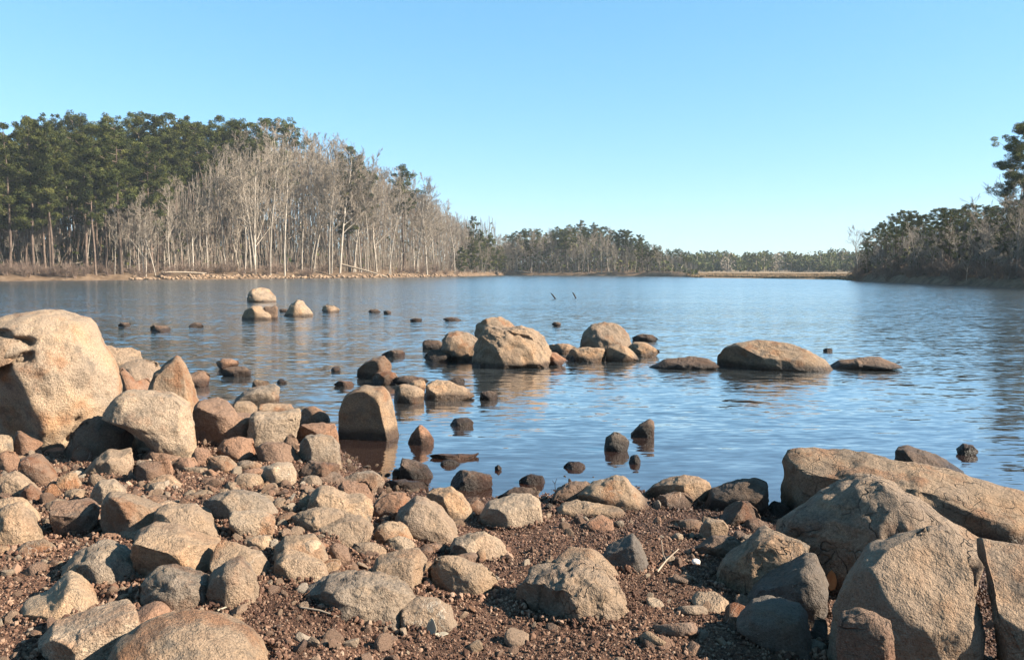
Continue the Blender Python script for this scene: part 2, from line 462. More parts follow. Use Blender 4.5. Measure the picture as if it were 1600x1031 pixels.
def pine(seed, H=28.0, crown0=0.52, wide=3.4, label="", cat="tree", dens=1.0, leaf=0.24, rows=30, group=None):
    g = np.random.default_rng(seed)
    root = tag(empty("pine_tree"), label, cat, group)
    T = Soup()
    zs = np.linspace(-0.6, H * 0.985, 12)
    bend = np.cumsum(g.normal(0, 0.10, (12, 2)), 0) * H / 28
    bend -= bend[0]
    path = np.column_stack([bend, zs])
    T.tube(path, np.interp(zs, [-0.6, 0, H * 0.5, H], [0.34, 0.27, 0.17, 0.03]) * H / 28, 6)
    T.mesh("trunk", [M["pine_bark"]], root, True)
    C = Soup()
    for k in range(7):                                    # dead stubs below the crown
        z = g.uniform(0.5 * crown0, crown0) * H
        p0 = np.array([np.interp(z, zs, path[:, 0]), np.interp(z, zs, path[:, 1]), z])
        a = g.uniform(0, 6.28); L = g.uniform(0.5, 1.6)
        C.tube([p0, p0 + L * np.array([math.cos(a), math.sin(a), g.uniform(-0.1, 0.3)])], [0.035, 0.012], 3, 1)
    for k in range(rows):
        fr = (k + g.uniform(0, 1)) / rows
        z = H * (crown0 + (1 - crown0) * fr)
        prof = (0.35 + 1.0 * math.sin(math.pi * min(1, 0.18 + fr * 0.80))) * (1.0 if fr < 0.85 else 0.75)
        L = wide * prof * g.uniform(0.45, 1.1)
        a = k * 2.4 + g.uniform(-0.6, 0.6)
        rise = g.uniform(-0.05, 0.35) + 0.5 * fr
        p0 = np.array([np.interp(z, zs, path[:, 0]), np.interp(z, zs, path[:, 1]), z - 0.3])
        d = np.array([math.cos(a), math.sin(a), rise])
        mid = p0 + d * L * 0.5 + [0, 0, -0.1 * L]
        end = p0 + d * L
        C.tube([p0, mid, end], [0.08 * H / 28, 0.055, 0.02], 3, 1)
        nc = 2 + int(L * 1.3)
        for c in range(nc):
            w = g.uniform(0.35, 1.05)
            cc = p0 + (mid - p0) * w * 2 if w < 0.5 else mid + (end - mid) * (w - 0.5) * 2
            cc = cc + g.normal(0, 0.34, 3) * [1, 1, 0.8]
            R = g.uniform(0.45, 0.95) * (0.8 + 0.2 * H / 28)
            nq = int(66 * dens * R / 0.7)
            o = unit(g.normal(0, 1, (nq, 3))) * (g.uniform(0.25, 1, (nq, 1)) ** 0.6)
            cen = cc + o * [R, R, R * 0.68]
            ax = unit(g.normal(0, 1, (nq, 3)) + [0, 0, 0.0]) * g.uniform(0.6, 1.25, (nq, 1)) * leaf
            ay = unit(np.cross(ax, g.normal(0, 1, (nq, 3)))) * g.uniform(0.12, 0.26, (nq, 1)) * leaf
            C.quads(cen, ax, ay, 0)
    C.mesh("crown", [M["needles"], M["pine_bark"]], root)
    root["h"] = H
    return root

def bare(seed, H=20.0, spread=0.30, label="", cat="tree", trunk0=0.34, stems=1, group=None, mat="pale_bark", tw="twig", lean=0.0, thick=1.0, n1=11, up=1.0):
    g = np.random.default_rng(seed)
    root = tag(empty("bare_tree"), label, cat, group)
    T, C = Soup(), Soup()
    def limb(p, d, L, r, lev):
        k = 5 if lev <= 1 else 3
        pts = [p]
        dd = d.copy()
        for i in range(k):
            dd = unit(dd + g.normal(0, 0.13 if lev else 0.05, 3) + [0, 0, 0.07 * up if lev else 0.02])
            pts.append(pts[-1] + dd * L / k)
        pts = np.array(pts)
        rads = np.linspace(r, max(r * 0.28, 0.020), k + 1)
        (T if lev <= 1 else C).tube(pts, rads, 6 if lev == 0 else (4 if lev == 1 else 3))
        if lev == 4: return
        n = [n1, 6, 5, 3][lev]
        t0 = trunk0 if lev == 0 else 0.22
        for c in range(n):
            w = t0 + (1 - t0) * (c + g.uniform(0, 1)) / n
            q = w * k; i = min(int(q), k - 1)
            pp = pts[i] + (pts[i + 1] - pts[i]) * (q - i)
            ax = unit(pts[i + 1] - pts[i])
            side = unit(np.cross(ax, g.normal(0, 1, 3)))
            ang = g.uniform(0.45, 0.95) if lev else g.uniform(0.5, 1.0)
            nd = unit(ax * math.cos(ang) + side * math.sin(ang) + [0, 0, 0.15 * up])
            rr_ = max(np.interp(w, [0, 1], [r, r * 0.28]) * g.uniform(0.4, 0.62), 0.022)
            if lev == 0:
                LL = H * spread * (1.25 - 0.75 * w) * g.uniform(0.8, 1.2)
            else:
                LL = L * g.uniform(0.35, 0.62) * (1.1 - 0.35 * w)
            limb(pp, nd, LL, rr_, lev + 1)
    for s_ in range(stems):
        a = g.uniform(0, 6.28)
        off = np.array([math.cos(a), math.sin(a), 0]) * (0.25 if stems > 1 else 0)
        d0 = unit(np.array([math.cos(a) * (0.14 if stems > 1 else 0.02) + lean, math.sin(a) * 0.1, 1.0]))
        limb(np.array([0, 0, -0.5]) + off, d0, (H + 0.5) * (1.0 if s_ == 0 else g.uniform(0.75, 0.95)), 0.0088 * H * thick * (1 if stems == 1 else 0.8), 0)
    T.mesh("trunk", [M[mat]], root, True)
    C.mesh("crown", [M[tw]], root)
    root["h"] = H
    return root

def shrub(seed, label, group):
    g = np.random.default_rng(seed)
    root = tag(empty("bare_shrub"), label, "shrub", group)
    A, B = Soup(), Soup()
    for k in range(26):
        a = g.uniform(0, 6.28); tilt = g.uniform(0.1, 0.75)
        d = np.array([math.cos(a) * tilt, math.sin(a) * tilt, 1.0])
        L = g.uniform(1.2, 2.6)
        p0 = np.array([g.normal(0, 0.3), g.normal(0, 0.3), -0.15])
        pts = np.array([p0, p0 + d * L * 0.5 + g.normal(0, .08, 3), p0 + d * L + g.normal(0, .15, 3)])
        A.tube(pts, [0.03, 0.02, 0.010], 3)
        for c in range(14):
            w = g.uniform(0.3, 1)
            q = pts[0] + (pts[2] - pts[0]) * w
            dd = unit(d + g.normal(0, 0.8, 3)) * g.uniform(0.3, 0.8)
            B.tube([q, q + dd], [0.014, 0.008], 3)
    A.mesh("stem", [M["red_twig"]], root)
    B.mesh("crown", [M["red_twig"]], root)
    root["h"] = 2.4
    return root

used_proto = set()
def plant_tree(proto, px, t=None, dist=None, H=None, rz=None, label=None, group=None, wide=1.0):
    """stands a tree (the first time the prototype itself, then copies) on the far bank"""
    R = float(np.interp(px, FARR[:, 0], FARR[:, 1]))
    d = dist if dist is not None else R + t
    th = math.atan((px - 800) / F / cp)
    X, Y = d * math.sin(th), d * math.cos(th)
    z = float(ground_z(X, Y))
    if proto.name in used_proto:
        o = copy_tree(proto)
    else:
        o = proto; used_proto.add(proto.name)
    s = (H / proto["h"]) if H else 1.0
    o.location = (X, Y, max(z, 0.15) - 0.05)
    o.scale = (s * wide, s * wide, s)
    o.rotation_euler = (0, 0, random.uniform(0, 6.28) if rz is None else rz)
    if label: o["label"] = label
    if group: o["group"] = group
    return o
def height_to(px, row, d):
    """how tall a tree has to stand at distance d to reach a row of the photograph"""
    th = math.atan((px - 800) / F / cp)
    z = float(ground_z(d * math.sin(th), d * math.cos(th)))
    dy = d * math.cos(th)
    tan = (HORIZON - row) / F
    return CAM_H + dy * tan - max(z, 0.15)
def R_at(px): return float(np.interp(px, FARR[:, 0], FARR[:, 1]))

PINES = [pine(11 + k, 28, c0, w) for k, (c0, w) in enumerate([(0.44, 3.6), (0.52, 3.2), (0.36, 3.8), (0.48, 4.0), (0.56, 3.0), (0.32, 3.3)])]
for p_ in PINES: p_["category"] = "tree"
LOWPINES = [pine(31 + k, 16, 0.12, 2.6, rows=40) for k in range(2)]
BARES = [bare(51 + k, 20, sp_, trunk0=t0, n1=n1) for k, (sp_, t0, n1) in enumerate([(0.26, 0.40, 11), (0.30, 0.34, 11), (0.24, 0.5, 10), (0.34, 0.30, 12), (0.28, 0.45, 11), (0.22, 0.36, 12)])]
PALES = [bare(61 + k, 20, sp_, trunk0=t0, n1=11, tw="pale_bark") for k, (sp_, t0) in enumerate([(0.32, 0.25), (0.28, 0.34), (0.36, 0.28)])]  # twigs coloured paler to stand in for sunlight reaching the right shore fringe
OAKS = [bare(71 + k, 17, 0.46, trunk0=0.22, n1=13, thick=1.3) for k in range(2)]
SHRUBS = [shrub(81 + k, "", "") for k in range(3)]

def sky_row(tab, px): return float(np.interp(px, [a for a, b in tab], [b for a, b in tab]))
LEFT_SKY = [(-80, 190), (0, 210), (30, 192), (60, 184), (120, 180), (200, 180), (260, 178), (330, 182), (390, 194), (440, 200), (480, 225)]
g = np.random.default_rng(5)
# the dense pine stand, left shore
lab = "tall pine with a dark trunk in the dense evergreen stand on the left far shore"
grp = "pines of the dense stand on the left far shore"
for k in range(112):
    px = -110 + 510 * (k + g.uniform(0, 1)) / 112
    t_ = 3 + 62 * g.uniform(0, 1) ** 1.2
    d = R_at(px) + t_
    Hh = height_to(px, sky_row(LEFT_SKY, px) - 3 + g.uniform(0, 46) + (25 if g.random() < 0.25 else 0), d)
    if px > 250 and t_ < 18: t_ += 22; d += 22; Hh = height_to(px, sky_row(LEFT_SKY, px) + g.uniform(0, 40), d)
    plant_tree(PINES[int(g.integers(0, 6))] if px > 60 else PINES[[2, 5, 0, 2][int(g.integers(0, 4))]], px, dist=d, H=Hh, label=lab, group=grp, wide=g.uniform(0.9, 1.15))
# bare trees below and to the right of them
BARE_SKY = [(-80, 330), (100, 330), (180, 320), (230, 300), (300, 270), (350, 235), (400, 222), (440, 212), (480, 216), (520, 232), (560, 248), (600, 262), (640, 282), (680, 303), (705, 325), (740, 352), (790, 372)]
lab = "leafless pale-barked tree in the bare wood on the left far shore"
grp = "leafless trees of the bare wood on the left far shore"
for k in range(150):
    px = (-60 + 260 * g.random()) if k < 26 else (180 + 575 * (k - 26 + g.uniform(0, 1)) / 124)
    t_ = 2.5 + 60 * g.uniform(0, 1) ** 1.25
    d = R_at(px) + t_
    row = sky_row(BARE_SKY, px)
    row = row + g.uniform(0, 0.42) * (420 - row) * (1 if t_ < 40 else 0.4)
    plant_tree(BARES[int(g.integers(0, 6))], px, dist=d, H=height_to(px, row, d), label=lab, group=grp, wide=g.uniform(0.85, 1.2))
def lone(proto, px, t_, row, label, wide=1.0, rz=None):
    d = R_at(px) + t_
    o = copy_tree(proto)
    used_proto.add(o.name)
    o["h"] = proto["h"]
    for key in ("group",):
        if key in o: del o[key]
    return plant_tree2(o, px, d, height_to(px, row, d), label, wide, rz)
def plant_tree2(o, px, d, H, label, wide, rz):
    th = math.atan((px - 800) / F / cp)
    X, Y = d * math.sin(th), d * math.cos(th)
    s = H / o["h"]
    o.location = (X, Y, max(float(ground_z(X, Y)), 0.15) - 0.05)
    o.scale = (s * wide, s * wide, s)
    o.rotation_euler = (0, 0, random.uniform(0, 6.28) if rz is None else rz)
    o["label"] = label; o["category"] = "tree"
    return o
lone(PINES[3], 424, 30, 190, "round-topped pine standing above the bare trees right of the evergreen stand", 1.2)
lone(PINES[1], 458, 50, 195, "sparse tall pine at the right edge of the evergreen stand, above bare trees")
lone(PINES[5], 548, 10, 232, "olive green pine with a deep crown standing among the bare trees on the left shore", 1.15)
lone(PINES[0], 566, 12, 248, "shorter pine close beside the olive green one among the bare trees")
lone(PINES[4], 632, 14, 262, "umbrella-topped pine poking out above the right part of the bare wood", 1.1)
lone(PINES[2], 742, 6, 338, "dark slender pine rising over the green cedars at the end of the left shore", 0.9)
for px, row, lb in ((738, 372, "yellow-green cedar at the end of the left shore, left of its pair"), (766, 366, "yellow-green cedar nearest the open water at the end of the left shore")):
    lone(LOWPINES[0 if px < 750 else 1], px, 5, row, lb, 1.0)
for px, row, t_, lb in ((722, 385, 4, "low cedar at the left end of the cedar row closing the left shore"), (781, 384, 4, "small cedar at the right end of the cedar row closing the left shore")):
    lone(LOWPINES[1 if px < 750 else 0], px, t_, row, lb, 1.25)
for k in range(18):
    px = 752 + 46 * (k + g.random()) / 18
    d = R_at(px) + 2 + 16 * g.random()
    plant_tree(BARES[int(g.integers(0, 6))], px, dist=d, H=height_to(px, 372 + g.uniform(0, 22), d), wide=1.3, label="thin leafless tree filling the notch between the cedars and the wood across the lake", group="leafless trees in the notch beside the cedars")
lone(LOWPINES[1], 752, 12, 362, "green cedar behind the pair of cedars at the end of the left shore", 0.9)
lone(OAKS[0], 668, 3, 312, "wide-spreading leafless oak leaning over the bank at the right end of the bare wood", 1.2)
lone(OAKS[1], 400, 4, 262, "large pale leafless tree with a broad fan of limbs on the left far shore", 0.95)
lone(OAKS[0], 590, 14, 288, "dark-limbed leafless tree spreading high within the bare wood", 1.1)
twin = bare(91, 15, 0.34, trunk0=0.3, stems=2, n1=9, label="pale leafless tree with two leaning stems at the water below the pines", lean=-0.08)
twin_d = R_at(228) + 2
plant_tree2(twin, 228, twin_d, height_to(228, 312, twin_d), twin["label"], 1.0, 0.0)
# shrubs at the water, left shore
for k in range(58):
    px = -60 + 780 * (k + g.uniform(0, 1)) / 58
    if 515 < px < 625: continue
    plant_tree(SHRUBS[k % 3], px, t=g.uniform(1.2, 8), H=g.uniform(1.3, 2.8), wide=1.35, label="reddish leafless shrub in the scrub along the left far shore", group="shrubs along the left far shore")

# middle wood across the water
MID_SKY = [(780, 368), (830, 356), (870, 354), (905, 350), (935, 352), (960, 357), (985, 362), (1010, 370), (1040, 382), (1065, 390), (1085, 405), (1092, 412)]
for k in range(62):
    px = 790 + 300 * (k + g.uniform(0, 1)) / 62
    t_ = 4 + 50 * g.random()
    d = R_at(px) + t_
    plant_tree(PINES[int(g.integers(0, 6))], px, dist=d, H=height_to(px, sky_row(MID_SKY, px) + abs(g.normal(0, 9)), d), wide=1.25,
               label="green pine in the wood straight across the lake", group="pines of the wood straight across the lake")
for k in range(72):
    px = 782 + 305 * (k + g.uniform(0, 1)) / 72
    t_ = 2 + 30 * g.random() ** 1.3
    d = R_at(px) + t_
    row = sky_row(MID_SKY, px); row = row + 8 + 0.5 * g.random() * (425 - row)
    plant_tree(BARES[int(g.integers(0, 6))], px, dist=d, H=height_to(px, row, d), wide=1.1,
               label="leafless grey tree in the wood straight across the lake", group="leafless trees of the wood straight across the lake")
lone(PINES[4], 908, 30, 346, "tall thin pine topping the wood straight across the lake", 1.0)
lone(PINES[1], 926, 34, 350, "gap-crowned pine just right of the tallest one across the lake", 1.0)
# right wood, in its own shade
RIGHT_SKY = [(1325, 378), (1345, 362), (1375, 342), (1400, 330), (1430, 327), (1460, 322), (1500, 318), (1540, 312), (1570, 308), (1640, 300), (1760, 290)]
for k in range(64):
    px = 1345 + 420 * ((k + g.uniform(0, 1)) / 64)
    t_ = 6 + 42 * g.random()
    d = R_at(px) + t_
    plant_tree(PINES[[0, 2, 5, 3][int(g.integers(0, 4))]], px, dist=d, H=height_to(px, sky_row(RIGHT_SKY, px) + abs(g.normal(0, 12)), d), wide=1.2,
               label="dark shaded pine in the wood on the right shore", group="pines of the wood on the right shore")
for k in range(74):
    px = 1335 + 420 * ((k + g.uniform(0, 1)) / 74)
    t_ = 2 + 14 * g.random()
    d = R_at(px) + t_
    row = sky_row(RIGHT_SKY, px); row = row + (0.28 + 0.5 * g.random()) * (432 - row)
    plant_tree(PALES[int(g.integers(0, 3))], px, dist=d, H=height_to(px, row, d), wide=1.25,
               label="leafless tree in the shaded fringe of the wood on the right shore", group="leafless trees on the right shore")
for k in range(26):
    px = 1330 + 330 * (k + g.uniform(0, 1)) / 26
    plant_tree(SHRUBS[k % 3], px, t=g.uniform(1.5, 6), H=g.uniform(1.6, 3.2), wide=1.3, label="leafless shrub at the water's edge on the right shore", group="shrubs along the right shore")
lone(BARES[3], 1338, 6, 360, "pale leafless tree at the tip of the right shore wood", 1.1)
lone(LOWPINES[0], 1352, 5, 396, "low dark evergreen at the very tip of the right shore", 1.3)
big_pine = pine(41, 26, 0.52, 4.2, label="tall dark pine towering over the right shore at the picture's edge", dens=2.4, rows=46, leaf=0.17)
bd = R_at(1590) + 16
plant_tree2(big_pine, 1592, bd, height_to(1592, 197, bd), big_pine["label"], 1.0, 0.4)
lone(OAKS[1], 1575, 14, 282, "leafless tree reaching out left below the tall pine on the right shore", 1.1, 2.0)
lone(OAKS[0], 1584, 4, 320, "dark leafless oak with drooping limbs at the right shore's edge", 1.2)

# the depths of the woods: undergrowth, saplings and twigs that read as one mass behind the trees one can tell apart
def depths(label, px0, px1, t0, t1, rowf, n, gsh, seed, top=0.9):
    g = np.random.default_rng(seed)
    s = Soup()
    px = g.uniform(px0, px1, n)
    d = np.interp(px, FARR[:, 0], FARR[:, 1]) + t0 + (t1 - t0) * g.random(n) ** 0.8
    th = np.arctan((px - 800) / F / cp)
    X, Y = d * np.sin(th), d * np.cos(th)
    Z = np.maximum(ground_z(X, Y), 0.15)
    Hh = np.maximum(CAM_H + Y * (HORIZON - np.array([rowf(q) for q in px])) / F - Z, 1.5)
    zc = Z + Hh * top * g.random(n) ** 1.15
    up = g.random(n) < 0.55
    a = g.uniform(0, 6.28, n)
    tilt = np.where(up, g.normal(0, 0.12, n), g.normal(0, 0.9, n))
    ay = np.column_stack([np.cos(a) * np.sin(tilt), np.sin(a) * np.sin(tilt), np.cos(tilt)]) * np.where(up, g.uniform(1.0, 3.0, n), g.uniform(0.5, 1.4, n))[:, None]
    ax = unit(np.cross(ay, np.column_stack([np.sin(th), np.cos(th), 0 * th]))) * np.where(up, g.uniform(0.03, 0.075, n), g.uniform(0.02, 0.045, n))[:, None]
    mat = g.random(n)
    for k, (lo, hi) in enumerate(((0, gsh[0]), (gsh[0], gsh[0] + gsh[1]), (gsh[0] + gsh[1], 1.01))):
        m_ = (mat >= lo) & (mat < hi)
        if k == 2:
            q = unit(g.normal(0, 1, (m_.sum(), 3)))
            s.quads(np.column_stack([X, Y, zc])[m_], q * g.uniform(.25, .6, (m_.sum(), 1)), unit(np.cross(q, g.normal(0, 1, (m_.sum(), 3)))) * g.uniform(.2, .4, (m_.sum(), 1)), 2)
        else:
            s.quads(np.column_stack([X, Y, zc])[m_], ax[m_], ay[m_], k)
    return tag(s.mesh("undergrowth", [M["twig"], M["red_twig"], M["needles"]]), label, kind="stuff")
depths("tangled twigs and saplings deep inside the evergreen stand on the left far shore", -130, 330, 12, 75, lambda q: 285, 15000, (.55, .15), 1)
depths("tangle of bare twigs deep inside the bare wood on the left far shore", 190, 765, 8, 62, lambda q: sky_row(BARE_SKY, q) + 14, 26000, (.84, .14), 2, 0.95)
depths("dark brush and young stems low in the bare wood on the left far shore", 150, 775, 14, 60, lambda q: 345, 8000, (.5, .4), 12, 0.95)
depths("tangled twigs deep inside the wood straight across the lake", 755, 1088, 6, 55, lambda q: sky_row(MID_SKY, q) + 24, 14000, (.55, .12), 3, 0.95)
depths("tangled twigs and saplings deep inside the wood on the right shore", 1335, 1780, 8, 50, lambda q: sky_row(RIGHT_SKY, q) + 50, 13000, (.40, .2), 4, 0.95)

# far woods beyond the field: one distant mass
Fw = Soup()
FAR_SKY = [(1085, 404), (1120, 402), (1180, 403), (1240, 404), (1300, 400), (1330, 398)]
for k in range(430):
    px = 1066 + 300 * g.random()
    d = g.uniform(430, 760)
    th = math.atan((px - 800) / F)
    X, Y = d * math.sin(th), d * math.cos(th)
    Hh = CAM_H + Y * (HORIZON - sky_row(FAR_SKY, px) - g.uniform(-6, 4) * (1 if d > 560 else 2.2)) / F
    nq = 110
    o = unit(g.normal(0, 1, (nq, 3))) * g.uniform(0.3, 1, (nq, 1)) ** 0.5
    cen = np.array([X, Y, Hh * 0.56]) + o * [4.2, 4.2, Hh * 0.42]
    ax = unit(g.normal(0, 1, (nq, 3))) * g.uniform(0.4, 0.9, (nq, 1))
    ay = unit(np.cross(ax, g.normal(0, 1, (nq, 3)))) * g.uniform(0.3, 0.7, (nq, 1))
    bareish = g.random() < 0.22
    Fw.quads(cen, ax * (0.6 if bareish else 1), ay * (0.5 if bareish else 1), 1 if bareish else 0)
    Fw.tube([(X, Y, -0.5), (X, Y, Hh * 0.8)], [0.3, 0.1], 4, 1)
tag(Fw.mesh("far_woods", [M["needles"], M["twig"]]), "hazy strip of distant woods beyond the dry reed field", kind="stuff")
# dry reeds on the low field
Re = Soup()
nq = 14000
px = g.uniform(1072, 1335, nq)
Rr = np.interp(px, FARR[:, 0], FARR[:, 1]) + 1.5 + 120 * g.random(nq) ** 2
th = np.arctan((px - 800) / F)
X, Y = Rr * np.sin(th), Rr * np.cos(th)
Z = np.maximum(ground_z(X, Y), 0.1)
cen = np.column_stack([X, Y, Z + 0.10])
a = g.uniform(0, 6.28, nq)
ax = np.column_stack([np.cos(a), np.sin(a), a * 0]) * g.uniform(0.10, 0.3, (nq, 1))
ay = np.column_stack([g.normal(0, 0.06, nq), g.normal(0, 0.06, nq), g.uniform(0.10, 0.22, nq)])
Re.quads(cen, ax, ay)
tag(Re.mesh("dry_reeds", [M["straw"]]), "tawny dry reeds covering the low field at the lake's end", kind="stuff")
# ------------------------------------------------------------------ rocks
import bmesh
_ico = {}
def ico(sub):
    if sub not in _ico:
        bm = bmesh.new()
        bmesh.ops.create_icosphere(bm, subdivisions=sub, radius=1.0)
        V = np.array([v.co[:] for v in bm.verts]); Fc = np.array([[v.index for v in f.verts] for f in bm.faces])
        bm.free()
        _ico[sub] = (unit(V), Fc)
    return _ico[sub]

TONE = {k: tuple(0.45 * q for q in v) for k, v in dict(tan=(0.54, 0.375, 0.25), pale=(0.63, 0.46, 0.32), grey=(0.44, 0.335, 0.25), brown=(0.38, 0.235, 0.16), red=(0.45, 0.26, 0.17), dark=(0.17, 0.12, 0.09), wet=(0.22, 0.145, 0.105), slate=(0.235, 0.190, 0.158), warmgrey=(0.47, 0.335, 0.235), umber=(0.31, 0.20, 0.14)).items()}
N_ROCK = 0
FEET = []
def rock(label, tone, pts, base=None, dr=0.85, p=0.52, F=None, G=(), bury=0.28, crack=0.0, rough=1.0, name=None, cat=None, group=None, k0=0.8, sub=None, cpx=None, spall=None):
    """a rock from its outline in the photograph: stood on the ground (or lake bed) where its foot shows, given its own depth, facets and weathering"""
    global N_ROCK
    N_ROCK += 1
    g = np.random.default_rng(1000 + N_ROCK)
    if isinstance(pts, str):
        pts = [tuple(float(q) for q in s.split(",")) for s in pts.split()]
    O = np.array(pts, float)
    x0, x1, y0, y1 = O[:, 0].min(), O[:, 0].max(), O[:, 1].min(), O[:, 1].max()
    base = base or y1
    xm = cpx if cpx is not None else (x0 + x1) / 2
    P0, df = hit(xm, base)
    hw = (x1 - x0) / 2 / FOC * df
    hh = (y1 - y0) / 2 / FOC * df
    D = dr * min(hw, max(hh * 2.2, hw * 0.5))
    th = math.atan2(P0[0], P0[1])
    ex, ey = np.array([math.cos(th), -math.sin(th), 0]), np.array([math.sin(th), math.cos(th), 0])
    dc = df + k0 * D
    def unproj(q):
        r = pix_ray(q[0], q[1])
        t_ = dc / r.dot(ey)
        Q = r * t_ + np.array([0, 0, CAM_H])
        return Q.dot(ex), Q[2]
    U = np.array([unproj(q) for q in O])
    h = np.ptp(U[:, 1]); vmin = U[:, 1].min()
    w = (U[:, 1] - vmin) / h
    U[:, 1] -= bury * h * np.maximum(0, 1 - w / 0.4)
    # centroid
    a, b = U, np.roll(U, -1, 0)
    cr = a[:, 0] * b[:, 1] - b[:, 0] * a[:, 1]
    c = ((a + b) * cr[:, None]).sum(0) / (3 * cr.sum())
    Q = U - c
    th_ = np.linspace(-math.pi, math.pi, 721)[:-1]
    dirs = np.stack([np.cos(th_), np.sin(th_)], -1)
    A, B = Q, np.roll(Q, -1, 0) - Q
    den = dirs[:, None, 0] * B[None, :, 1] - dirs[:, None, 1] * B[None, :, 0]
    den = np.where(np.abs(den) < 1e-12, 1e-12, den)
    tt = (A[None, :, 0] * B[None, :, 1] - A[None, :, 1] * B[None, :, 0]) / den
    ss = (A[None, :, 0] * dirs[:, None, 1] - A[None, :, 1] * dirs[:, None, 0]) / den
    rad = np.where((ss >= -1e-6) & (ss <= 1 + 1e-6) & (tt > 0), tt, 0).max(1)
    rad = np.where(rad <= 0, rad.mean(), rad)
    ker = np.array([0, 1, 2, 3, 2, 1, 0.0]); ker /= ker.sum()
    rad = np.convolve(np.concatenate([rad[-3:], rad, rad[:3]]), ker, 'valid')
    size_px = max(x1 - x0, y1 - y0)
    if sub is None:
        sub = 6 if size_px > 140 else 5 if size_px > 62 else 4 if size_px > 24 else 3
    V, Fc = ico(sub + 0)
    cphi = np.hypot(V[:, 0], V[:, 2]); sphi = V[:, 1]
    ang = np.arctan2(V[:, 2], V[:, 0])
    rr_ = np.interp(ang, np.concatenate([th_, [math.pi]]), np.concatenate([rad, rad[:1]]))
    k = cphi ** p * rr_
    X = np.cos(ang) * k; Z = np.sin(ang) * k
    Y = np.sign(sphi) * np.abs(sphi) ** p * D
    # facets push the front (or top) back to planes and leave the silhouette alone
    if spall is None:
        spall = 9 if F is None else 0
    if F is None:
        F = []
        if g.random() < 0.75: F.append((-0.8 + g.normal(0, .08), -0.6, g.normal(0, .12), g.uniform(0.55, 0.72)))
        F.append((g.uniform(0.4, 0.8), -0.6, g.uniform(0.1, 0.5), g.uniform(0.6, 0.8)))
        F.append((g.normal(0, 0.3), -0.5, 0.85, g.uniform(0.6, 0.8)))
        for _ in range(6):
            n_ = unit(np.array([g.normal(0, 0.7), -abs(g.normal(0, 0.5)) - 0.35, g.normal(0.1, 0.6)]))
            F.append((*n_, g.uniform(0.55, 0.82)))
    for f_ in F:
        n_ = unit(np.array(f_[:3], float))
        if len(f_) == 4:
            hgt = f_[3] * np.max(np.column_stack([X, Y, Z]) @ n_)
        else:
            uu, vv = unproj(f_[3:5])
            hgt = n_.dot([uu - c[0], -f_[5] * D, vv - c[1]])
        over = X * n_[0] + Y * n_[1] + Z * n_[2] > hgt
        if n_[1] > -0.52:                        # steep tops and flanks are planed along their own normal
            e = np.where(over, (X * n_[0] + Y * n_[1] + Z * n_[2] - hgt) * 0.94, 0)
            X, Y, Z = X - e * n_[0], Y - e * n_[1], Z - e * n_[2]
        else:
            yp = (hgt - n_[0] * X - n_[2] * Z) / n_[1]
            yl = np.minimum(yp, np.abs(Y) * 0.35 + 0.30 * D)
            Y = np.where(over & (Y < 0), yl, np.where(over, np.maximum(Y, yl + 0.22 * D), Y))
    for (gx0, gy0, gx1, gy1, gw, gd) in G:               # cracks and hollows
        p0, p1 = np.array(unproj((gx0, gy0))) - c, np.array(unproj((gx1, gy1))) - c
        q = np.stack([X, Z], -1)
        wobble = fbm(np.stack([X, Y * 0, Z], -1) * 9 + 3.3, 3) * 0.05 * hw
        w_ = np.clip(((q - p0) @ (p1 - p0)) / ((p1 - p0) @ (p1 - p0)), 0, 1)
        dd = np.linalg.norm(q - p0 - w_[:, None] * (p1 - p0), axis=1) + wobble
        Y = Y + np.where(Y < 0, gd * D * np.exp(-(dd / (gw / FOC * df)) ** 2), 0)
    P = np.column_stack([X, Y, Z])
    s = math.sqrt(hw * max(hh, 0.3 * hw))
    n_ = unit(P)
    off = g.uniform(0, 100, 3)
    d1 = fbm(P / s * 0.9 + off, 4)
    rid = 1 - np.abs(fbm(P / s * 1.8 + off + 9, 4)) * 2
    d2 = fbm(P / max(0.03, min(s * 0.28, 0.12)) + off, 4, 0.55)
    chip = -np.abs(fbm(P / s * 2.6 + off + 40, 3)) 
    led = fbm(P / s * 1.3 + off + 70, 3) * 5
    led = (np.floor(led) + smooth(0.0, 0.35, led - np.floor(led))) / 5
    if spall:                                        # broken faces all round: spalled planes with crisp edges
        P = P * 1.025
        hx = np.array([max(np.abs(P[:, 0]).max(), 1e-3), max(np.abs(P[:, 1]).max(), 1e-3), max(np.abs(P[:, 2]).max(), 1e-3)])
        for _ in range(spall):
            m_ = unit(unit(g.normal(0, 1, 3) * [1, 1.2, 0.9]) / hx)
            if m_[1] > 0.5: m_ = m_ * [1, -1, 1]
            dt = P @ m_
            hg = g.uniform(0.82, 0.94) * dt.max()
            P = P - np.where(dt > hg, (dt - hg) * 0.96, 0)[:, None] * m_[None]
    P = P + n_ * (rough * s * (0.07 * (chip + 0.2) + 0.075 * led))[:, None]
    P = P + n_ * (rough * (0.04 * s * d1 + 0.04 * s * (rid - 0.5) + min(0.060 * s, 0.026) * d2))[:, None]
    if crack and sub >= 5:
        pass
    FEET.append((ex * c[0] + ey * dc, ex, ey, hw, D, size_px))
    org = ex * c[0] + ey * dc + np.array([0, 0, c[1]])
    if name is None:
        name = "boulder" if size_px > 90 else "rock" if size_px > 26 else "stone"
    o = mesh_obj(name, P, Fc, [M["rock"]], smooth=True)
    o.matrix_world = Matrix(((ex[0], ey[0], 0, org[0]), (ex[1], ey[1], 0, org[1]), (0, 0, 1, org[2]), (0, 0, 0, 1)))
    tc_ = np.array(TONE[tone]) * g.uniform(0.92, 1.08)
    o.color = (*tc_, crack)
    tag(o, label, cat or name, group)
    return o
